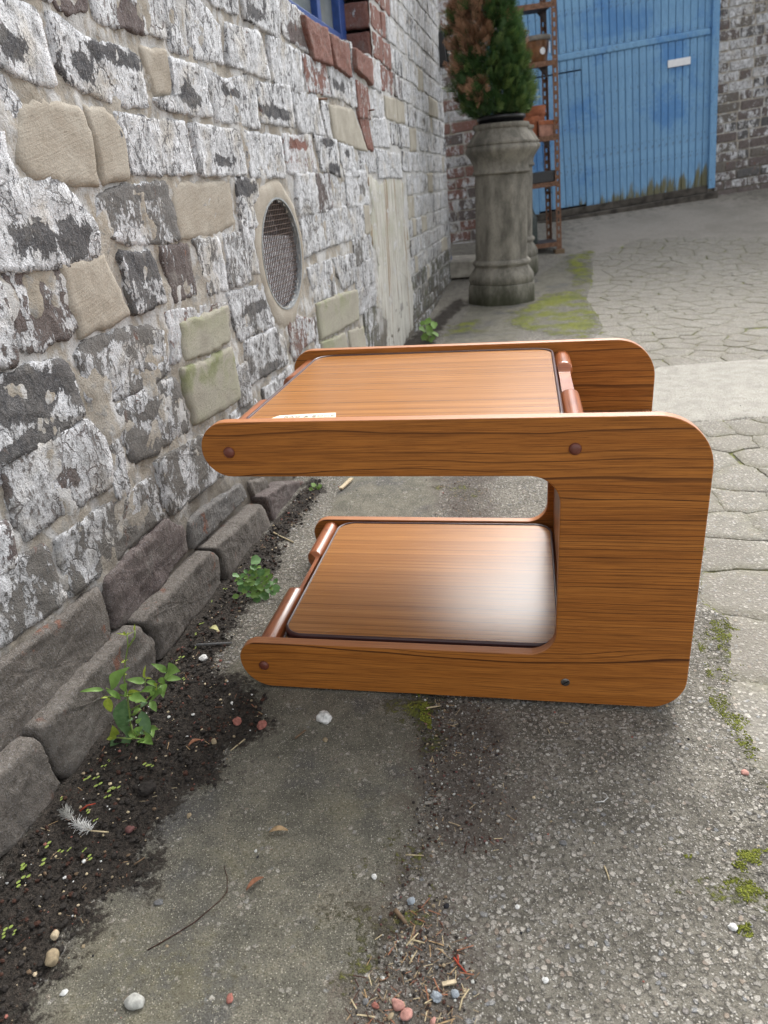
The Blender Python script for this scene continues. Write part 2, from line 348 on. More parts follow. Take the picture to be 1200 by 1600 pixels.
def mat_leaf(name, ca, cb, tr=.25, tint=False):
    k = NT(name); P = k.obj(); r = k.attr('tint').outputs['Fac'] if tint else k.rnd()
    n = k.noise(P, 160, 3, .6)
    c = k.mix(k.mr(n, .3, .7), ca, cb); c = k.mix(k.mr(r, 0, 1, 0, .35), c, [x*1.5 for x in cb])
    if tint: c = k.mix(k.mr(r, .55, 0, 0, .8), c, [x*.35 for x in ca])
    m = k.out(c, .5, k.bump(n, .3, .0006), .4)
    k.p.inputs['Subsurface Weight'].default_value = 0
    t = k.n('BsdfTranslucent', {'Color': c}); mx = k.n('MixShader', {0: tr})
    k.set(mx.inputs[1], k.p.outputs[0]); k.set(mx.inputs[2], t.outputs[0])
    o = [x for x in k.t.nodes if x.type == 'OUTPUT_MATERIAL'][0]; k.set(o.inputs['Surface'], mx.outputs[0])
    return m
M['leaf'] = mat_leaf('leaf_green', (.13, .24, .045), (.20, .33, .085))
M['leafdark'] = mat_leaf('leaf_dark', (.070, .145, .055), (.115, .20, .085))
M['leafyel'] = mat_leaf('leaf_yellow', (.22, .30, .035), (.32, .38, .06))
M['leafround'] = mat_leaf('leaf_round', (.085, .20, .05), (.16, .30, .11))
M['stem'] = mat_leaf('stem_green', (.16, .24, .05), (.22, .30, .08), .1)
M['thuja'] = mat_leaf('conifer_green', (.028, .068, .020), (.055, .115, .032), .15, True)
M['thujalight'] = mat_leaf('conifer_fresh', (.075, .13, .03), (.12, .18, .05), .15, True)
M['thujadead'] = mat_leaf('conifer_dead', (.22, .115, .06), (.38, .22, .135), .1, True)
M['bark'] = simple('bark', (.07, .05, .035), .9, .2, .3)
M['seed'] = mat_leaf('seedling_green', (.25, .36, .07), (.36, .45, .12))
LIT = dict(white=(.62, .62, .60), tan=(.30, .24, .155), lgrey=(.42, .42, .39), pale=(.50, .41, .28), red=(.30, .12, .095), grey=(.15, .15, .15),
           pink=(.40, .21, .175), bluegrey=(.26, .29, .32), black=(.02, .02, .024), dsoil=(.028, .024, .021), dred=(.13, .06, .055), brown=(.16, .11, .07),
           redtwig=(.30, .05, .028), straw=(.46, .38, .24), dark=(.055, .026, .018), leaf=(.34, .235, .13), rleaf=(.26, .12, .07), yel=(.62, .60, .30))
for kk, vv in LIT.items(): M['lit_'+kk] = simple('litter_'+kk, vv, .85, .25, .28, 150, 0, .0015)
ST, ZO = None, None

# ------------------------------------------------------------------ object helpers
def link(o, parent=None):
    C.objects.link(o)
    if parent is not None: o.parent = parent
    return o
def tag(o, label=None, cat=None, group=None, kind=None):
    if label: o['label'] = label
    if cat: o['category'] = cat
    if group: o['group'] = group
    if kind: o['kind'] = kind
    return o
def empty(name, loc=(0, 0, 0), rz=0.0, mw=None):
    o = bpy.data.objects.new(name, None); o.empty_display_size = .05; link(o)
    if mw is not None: o.matrix_world = mw
    else: o.location = loc; o.rotation_euler = (0, 0, rz)
    return o
def mesh(name, verts, faces, mats, parent=None, smooth=False, mi=None, loc=None):
    me = bpy.data.meshes.new(name); me.from_pydata([tuple(v) for v in verts], [], [tuple(f) for f in faces])
    for m in (mats if isinstance(mats, (list, tuple)) else [mats]): me.materials.append(m)
    if mi is not None: me.polygons.foreach_set('material_index', np.asarray(mi, dtype=np.int32))
    if smooth: me.polygons.foreach_set('use_smooth', np.ones(len(me.polygons), dtype=bool))
    me.update()
    o = bpy.data.objects.new(name, me); link(o, parent)
    if loc is not None: o.location = loc
    return o
def fattr(o, name, vals):
    a = o.data.attributes.new(name, 'FLOAT', 'POINT'); a.data.foreach_set('value', np.asarray(vals, dtype=np.float32))
def cattr(o, name, col):
    n = len(o.data.vertices); a = o.data.attributes.new(name, 'FLOAT_COLOR', 'POINT')
    a.data.foreach_set('color', np.tile(np.array([*col, 1], dtype=np.float32), n))
def bevel(o, wd=.0015, seg=2, ang=35):
    m = o.modifiers.new('bevel', 'BEVEL'); m.width = wd; m.segments = seg; m.limit_method = 'ANGLE'; m.angle_limit = R(ang); return o
class MB:
    def __init__(s): s.v = []; s.f = []
    def box(s, x0, y0, z0, x1, y1, z1):
        b = len(s.v)
        s.v += [(x0, y0, z0), (x1, y0, z0), (x1, y1, z0), (x0, y1, z0), (x0, y0, z1), (x1, y0, z1), (x1, y1, z1), (x0, y1, z1)]
        s.f += [tuple(b+i for i in q) for q in ((0, 3, 2, 1), (4, 5, 6, 7), (0, 1, 5, 4), (1, 2, 6, 5), (2, 3, 7, 6), (3, 0, 4, 7))]
        return s
    def tube(s, pts, r, n=6, r2=None):
        pts = [Vector(p) for p in pts]; r2 = r if r2 is None else r2; b = len(s.v)
        for i, p in enumerate(pts):
            t = (pts[min(i+1, len(pts)-1)]-pts[max(i-1, 0)]).normalized()
            u = t.cross(Vector((.31, .17, .93))).normalized(); q = t.cross(u)
            rr = r+(r2-r)*i/max(1, len(pts)-1)
            for j in range(n):
                a = 2*PI*j/n; s.v.append(tuple(p+(u*math.cos(a)+q*math.sin(a))*rr))
        for i in range(len(pts)-1):
            for j in range(n):
                s.f.append((b+i*n+j, b+i*n+(j+1) % n, b+(i+1)*n+(j+1) % n, b+(i+1)*n+j))
        s.f.append(tuple(b+j for j in reversed(range(n)))); e = b+(len(pts)-1)*n; s.f.append(tuple(e+j for j in range(n)))
        return s
    def lathe(s, prof, n=24, c=(0, 0, 0), cap=True, ph=0.0, sq=None):
        b = len(s.v)
        for i, (r, z) in enumerate(prof):
            for j in range(n):
                a = 2*PI*j/n+ph; s.v.append((c[0]+r*math.cos(a), c[1]+r*math.sin(a), c[2]+z))
        for i in range(len(prof)-1):
            for j in range(n): s.f.append((b+i*n+j, b+i*n+(j+1) % n, b+(i+1)*n+(j+1) % n, b+(i+1)*n+j))
        if cap:
            s.f.append(tuple(b+j for j in reversed(range(n)))); e = b+(len(prof)-1)*n; s.f.append(tuple(e+j for j in range(n)))
        return s
    def build(s, name, mat, parent=None, smooth=False, loc=None): return mesh(name, s.v, s.f, mat, parent, smooth, None, loc)

def nz3(x, y, z, sc): return mnoise.noise(Vector((x*sc, y*sc, z*sc)))
def sstep(a, b, t):
    t = np.clip((t-a)/(b-a), 0, 1); return t*t*(3-2*t)
def gz(x, y):
    y = min(y, 8.999)
    return .035*max(0., y-4.4)**2+.065*max(0., x-1.9)*float(sstep(4, 7, y))

ZONES = {'soil': [[(-0.504, 0.421), (-0.537, 0.696), (-0.428, 1.125), (-0.382, 1.352), (-0.278, 1.675), (-0.197, 1.97), (-0.165, 1.889), (-0.199, 1.719), (-0.249, 1.543), (-0.255, 1.388), (-0.297, 1.287), (-0.304, 1.204), (-0.327, 1.092), (-0.307, 1.042), (-0.231, 0.982), (-0.206, 0.896), (-0.24, 0.866), (-0.261, 0.825), (-0.268, 0.779), (-0.336, 0.777), (-0.324, 0.734), (-0.346, 0.702), (-0.323, 0.652), (-0.331, 0.622), (-0.362, 0.618), (-0.379, 0.576), (-0.401, 0.562), (-0.39, 0.525), (-0.413, 0.512), (-0.402, 0.472), (-0.396, 0.414)], [(-0.066, 3.027), (0.529, 4.895), (0.644, 5.124), (0.633, 4.85), (0.474, 4.413), (0.295, 3.627), (0.148, 2.959)]], 'smooth': [[(-0.307, 1.042), (-0.234, 1.14), (-0.177, 1.375), (-0.134, 1.748), (-0.066, 2.196), (0.182, 2.199), (0.162, 1.821), (0.094, 1.483), (0.056, 1.1), (0.039, 0.939), (0.033, 0.85), (0.017, 0.727), (0.009, 0.675), (-0.015, 0.62), (-0.028, 0.586), (-0.026, 0.531), (-0.058, 0.519), (-0.072, 0.472), (-0.081, 0.419), (-0.537, 0.423), (-0.413, 0.498), (-0.382, 0.584), (-0.326, 0.745), (-0.265, 0.829)], [(0.663, 4.791), (0.92, 4.723), (1.214, 5.505), (1.73, 6.385), (1.808, 5.998), (1.552, 5.122), (1.147, 4.812), (0.692, 3.551), (0.415, 3.359), (0.359, 3.683)]], 'dirt': [[(0.034, 0.99), (0.085, 0.984), (0.062, 0.781), (0.03, 0.643), (0.003, 0.596), (-0.033, 0.547), (-0.047, 0.563), (-0.002, 0.637), (0.017, 0.727)], [(0.051, 0.988), (0.13, 0.928), (0.147, 0.797), (0.138, 0.704), (0.109, 0.636), (0.057, 0.632), (0.023, 0.644), (0.025, 0.726)], [(-0.023, 0.553), (0.032, 0.581), (0.042, 0.525), (0.059, 0.489), (0.035, 0.434), (-0.075, 0.442), (-0.065, 0.478), (-0.044, 0.518)], [(0.195, 2.133), (0.407, 2.083), (0.274, 1.753), (0.241, 1.457), (0.111, 1.33), (0.145, 1.736)], [(1.473, 4.784), (2.022, 5.022), (2.11, 4.717), (1.835, 4.342), (1.441, 4.421)], [(1.925, 7.364), (3.361, 7.442), (3.608, 6.82), (3.339, 6.271), (2.773, 6.86), (1.868, 6.692)], [(0.286, 0.433), (0.284, 0.427), (0.291, 0.429)]], 'moss': [[(0.869, 4.46), (1.188, 4.988), (1.46, 5.113), (1.391, 4.447), (1.254, 3.881), (1.074, 3.56), (0.932, 3.758), (0.782, 4.013)], [(0.586, 1.047), (0.638, 1.092), (0.65, 1.069), (0.596, 1.017), (0.603, 0.988), (0.577, 0.947), (0.552, 0.916), (0.573, 0.898), (0.582, 0.886), (0.53, 0.872), (0.506, 0.853), (0.5, 0.811), (0.495, 0.772), (0.508, 0.746), (0.485, 0.702), (0.48, 0.743), (0.476, 0.78), (0.489, 0.826), (0.524, 0.88), (0.547, 0.959), (0.56, 1.012)], [(0.332, 0.575), (0.374, 0.593), (0.44, 0.61), (0.384, 0.504), (0.339, 0.504), (0.327, 0.539)], [(0.034, 0.948), (0.047, 0.938), (0.04, 0.836), (0.031, 0.823)], [(-0.031, 0.608), (-0.002, 0.637), (0.012, 0.609), (-0.02, 0.586)], [(-0.065, 0.527), (-0.051, 0.526), (-0.048, 0.504), (-0.062, 0.498)], [(1.653, 6.293), (1.932, 6.426), (1.616, 5.342), (1.453, 5.165)], [(0.45, 4.203), (0.636, 4.336), (0.594, 3.939), (0.418, 3.92)], [(0.179, 1.809), (0.215, 1.792), (0.201, 1.742), (0.169, 1.757)]], 'yel': [[(-0.289, 1.022), (-0.25, 1.035), (-0.232, 0.98), (-0.261, 0.959)], [(-0.17, 0.729), (-0.065, 0.736), (-0.031, 0.705), (-0.099, 0.685)], [(-0.182, 0.559), (-0.065, 0.557), (-0.037, 0.539), (-0.108, 0.53)], [(-0.384, 0.553), (-0.26, 0.582), (-0.175, 0.507), (-0.234, 0.46), (-0.368, 0.469)], [(-0.252, 0.66), (-0.181, 0.673), (-0.159, 0.624), (-0.229, 0.621)]], 'pale': [[(1.755, 6.376), (2.059, 7.404), (3.386, 7.502), (4.143, 6.77), (3.655, 5.649), (2.301, 6.317), (1.863, 6.099)]], 'light': [[(1.088, 2.816), (1.175, 2.911), (1.417, 2.92), (2.355, 2.831), (1.806, 2.112), (1.209, 2.192), (0.984, 2.196), (0.901, 2.366)]], 'crack': [[(0.876, 2.296), (0.979, 2.183), (1.2, 2.173), (1.383, 2.173), (0.55, 0.684), (0.489, 0.701), (0.501, 0.804), (0.549, 0.942), (0.611, 1.095), (0.592, 1.166), (0.701, 1.377), (0.731, 1.703), (0.734, 2.005)], [(1.895, 6.208), (2.368, 6.513), (3.469, 5.926), (1.874, 2.888), (1.426, 2.941), (1.147, 2.944), (1.059, 3.124), (1.102, 3.548), (1.254, 3.881), (1.404, 4.692)]]}
ZONES['dirt'] = [p for i, p in enumerate(ZONES['dirt']) if i not in (5, 6)]

# ------------------------------------------------------------------ ground sheet
def sd_poly(px, py, poly):
    """signed distance, positive inside"""
    d = np.full(px.shape, 1e9); ins = np.zeros(px.shape, bool); n = len(poly)
    for i in range(n):
        x1, y1 = poly[i]; x2, y2 = poly[(i+1) % n]
        ex, ey = x2-x1, y2-y1; L2 = ex*ex+ey*ey+1e-12
        t = np.clip(((px-x1)*ex+(py-y1)*ey)/L2, 0, 1)
        d = np.minimum(d, np.hypot(px-x1-t*ex, py-y1-t*ey))
        c = ((y1 > py) != (y2 > py)) & (px < (x2-x1)*(py-y1)/(y2-y1+1e-12)+x1); ins ^= c
    return np.where(ins, d, -d)
def axis(segs):
    out = []
    for a, b, s in segs: out += list(np.arange(a, b-1e-6, s))
    out.append(segs[-1][1]); return np.array(out)
gx = axis([(-12, -2, 2.5), (-2, -.9, .1), (-.9, 1.55, .014), (1.55, 3, .035), (3, 5, .12), (5, 14, 1.5)])
gy = axis([(-12, -2, 2.5), (-2, .3, .12), (.3, 2.2, .014), (2.2, 3.4, .022), (3.4, 6, .04), (6, 9, .08), (9, 24, 2.5)])
X, Y = np.meshgrid(gx, gy); X = X.ravel(); Y = Y.ravel()
zt = {}
BW = dict(soil=.05, smooth=.035, dirt=.09, moss=.09, yel=.12, light=.03, crack=.03, pale=.3)
for zn, polys in ZONES.items():
    best = np.full(X.shape, -1.0)
    for p in polys: best = np.maximum(best, sd_poly(X, Y, p))
    zt[zn] = np.clip(.5+best/(2*BW[zn]), 0, 1)
Zc = .035*np.maximum(0, np.minimum(Y, 9)-4.4)**2+.065*np.maximum(0, X-1.9)*sstep(4, 7, Y)
nA = np.array([mnoise.noise(Vector((x*3, y*3, 1.7))) for x, y in zip(X, Y)])
nB = np.array([mnoise.noise(Vector((x*38, y*38, 4.1))) for x, y in zip(X, Y)])
nC = np.array([mnoise.noise(Vector((x*14, y*14, 9.1))) for x, y in zip(X, Y)])
sm_ = sstep(.35, .65, zt['smooth']+.25*nB); so_ = sstep(.3, .7, zt['soil']+.3*nC)
Zg = Zc+.0015*nA+.0008*nB+.004*sm_*(1-so_)+.004*sstep(.4, .6, zt['light'])-.0045*sstep(.3, .7, zt['crack'])
Zg += so_*(.004+.007*nC+.006*nB)+sstep(.4, .9, zt['moss'])*(.003+.004*nB)+sstep(.3, .8, zt['dirt'])*(.002*nB+.002*nC)
# earth banks up slightly at the foot of the wall
nx, ny = len(gx), len(gy)
I, J = np.meshgrid(np.arange(nx-1), np.arange(ny-1)); I = I.ravel(); J = J.ravel()
gf = np.stack([J*nx+I, J*nx+I+1, (J+1)*nx+I+1, (J+1)*nx+I], 1)
ground = mesh('ground', np.stack([X, Y, Zg], 1).tolist(), gf.tolist(), M['ground'], None, True)
tag(ground, 'old patched concrete yard with soil, moss and worn aggregate', None, None, 'structure')
for zn in zt: fattr(ground, zn, zt[zn])

def in_poly(x, y, poly): return float(sd_poly(np.array([x]), np.array([y]), poly)[0]) > 0
# cracked concrete pieces: Voronoi cells with gaps, each a thin plate
seeds = []
for poly, d0, tries in ((ZONES['crack'][0], .125, 5000), (ZONES['crack'][1], .092, 16000)):
    arr = np.array(poly); lo, hi = arr.min(0), arr.max(0); loc = []
    PX = rng.uniform(lo[0], hi[0], tries); PY = rng.uniform(lo[1], hi[1], tries)
    inside = sd_poly(PX, PY, poly)
    for x, y, s in zip(PX, PY, inside):
        if s < .02 or x > 4.2 or y > 7.2 or in_poly(x, y, ZONES['moss'][1]) : continue
        dd = d0*(1+.75*mnoise.noise(Vector((x*2.3, y*2.3, .3))))
        if loc:
            A_ = np.array(loc[-100000:])
            if np.min((A_[:, 0]-x)**2+((A_[:, 1]-y)*.85)**2) < dd*dd: continue
        loc.append((x, y))
    seeds += loc
seeds = np.array(seeds)
def clip(poly, nx_, ny_, c):
    out = []
    for i in range(len(poly)):
        a = poly[i]; b = poly[(i+1) % len(poly)]
        da = a[0]*nx_+a[1]*ny_-c; db = b[0]*nx_+b[1]*ny_-c
        if da <= 0: out.append(a)
        if da*db < 0:
            t = da/(da-db); out.append((a[0]+(b[0]-a[0])*t, a[1]+(b[1]-a[1])*t))
    return out
def fragment(i):
    sx, sy = seeds[i]
    d2 = (seeds[:, 0]-sx)**2+(seeds[:, 1]-sy)**2; nb = np.argsort(d2)[1:16]
    poly = [(sx+.12*math.cos(a), sy+.12*math.sin(a)) for a in np.linspace(0, 2*PI, 11)[:-1]]
    for j in nb:
        dx, dy = seeds[j]-seeds[i]; L = math.hypot(dx, dy); dx /= L; dy /= L
        hsh = math.sin(float((seeds[j][0]+sx)*917.3+(seeds[j][1]+sy)*613.7))*43758.5; hsh -= math.floor(hsh)
        g = -.0006 if hsh < .30 else (.0003+.0011*hsh if hsh < .86 else .001+.02*(hsh-.86)+.002*random.random())
        poly = clip(poly, dx, dy, sx*dx+sy*dy+L/2-g)
        if len(poly) < 3: return None
    pts = []
    for a, b in zip(poly, poly[1:]+poly[:1]):
        L = math.hypot(b[0]-a[0], b[1]-a[1]); n = max(1, int(L/.012))
        for q in range(n):
            t = q/n; pts.append((a[0]+(b[0]-a[0])*t, a[1]+(b[1]-a[1])*t))
    wf = lambda x, y: (x+.016*mnoise.noise(Vector((x*11, y*11, 1.1)))+.006*mnoise.noise(Vector((x*38, y*38, 2.2)))+.0022*mnoise.noise(Vector((x*120, y*120, 2.7))), y+.016*mnoise.noise(Vector((x*11, y*11, 7.1)))+.006*mnoise.noise(Vector((x*38, y*38, 9.2)))+.0022*mnoise.noise(Vector((x*120, y*120, 9.9))))
    pts = [wf(*p) for p in pts]
    cx = sum(p[0] for p in pts)/len(pts); cy = sum(p[1] for p in pts)/len(pts)
    tilt = (random.uniform(-.012, .012), random.uniform(-.012, .012)); dz = random.uniform(-.0012, .0004)
    vs = []; n = len(pts); ed = []
    for s, z, e in ((1.0, -.012, 1), (1.0, -.0012, .8), (.95, -.0002, .3), (.6, 0, 0)):
        for (x, y) in pts:
            r = math.hypot(x-cx, y-cy)+1e-6; jit = .0008*mnoise.noise(Vector((x*150, y*150, i))) if s > .9 else 0
            f = s+jit/r if s == 1.0 else (1-.0016/r+jit/r if s == .95 else s)
            X_, Y_ = cx+(x-cx)*f, cy+(y-cy)*f
            vs.append((X_-cx, Y_-cy, z+dz+tilt[0]*(X_-cx)+tilt[1]*(Y_-cy)+gz(X_, Y_)-gz(cx, cy)+.0012*mnoise.noise(Vector((X_*30, Y_*30, 5.))))); ed.append(e)
    vs.append((0, 0, dz)); ed.append(0)
    fs = []
    for k in range(3):
        for q in range(n): fs.append((k*n+q, k*n+(q+1) % n, (k+1)*n+(q+1) % n, (k+1)*n+q))
    for q in range(n): fs.append((3*n+q, 3*n+(q+1) % n, 4*n))
    return (cx, cy, gz(cx, cy)), vs, fs, ed
frs = [f for f in (fragment(i) for i in range(len(seeds))) if f]
# largest in the picture first
frs.sort(key=lambda f: f[0][1])
for loc, vs, fs, ed in frs[:285]:
    o = mesh('paving_fragment', vs, fs, M['fragment'], ground, True, None, loc); fattr(o, 'edge', ed)
bv, bf, be = [], [], []
for loc, vs, fs, ed in frs[285:]:
    b = len(bv); bv += [(v[0]+loc[0], v[1]+loc[1], v[2]+loc[2]) for v in vs]; bf += [tuple(q+b for q in f) for f in fs]; be += ed
if bv:
    o = mesh('paving_fragments', bv, bf, M['fragment'], ground, True); fattr(o, 'edge', be); tag(o, kind='stuff')

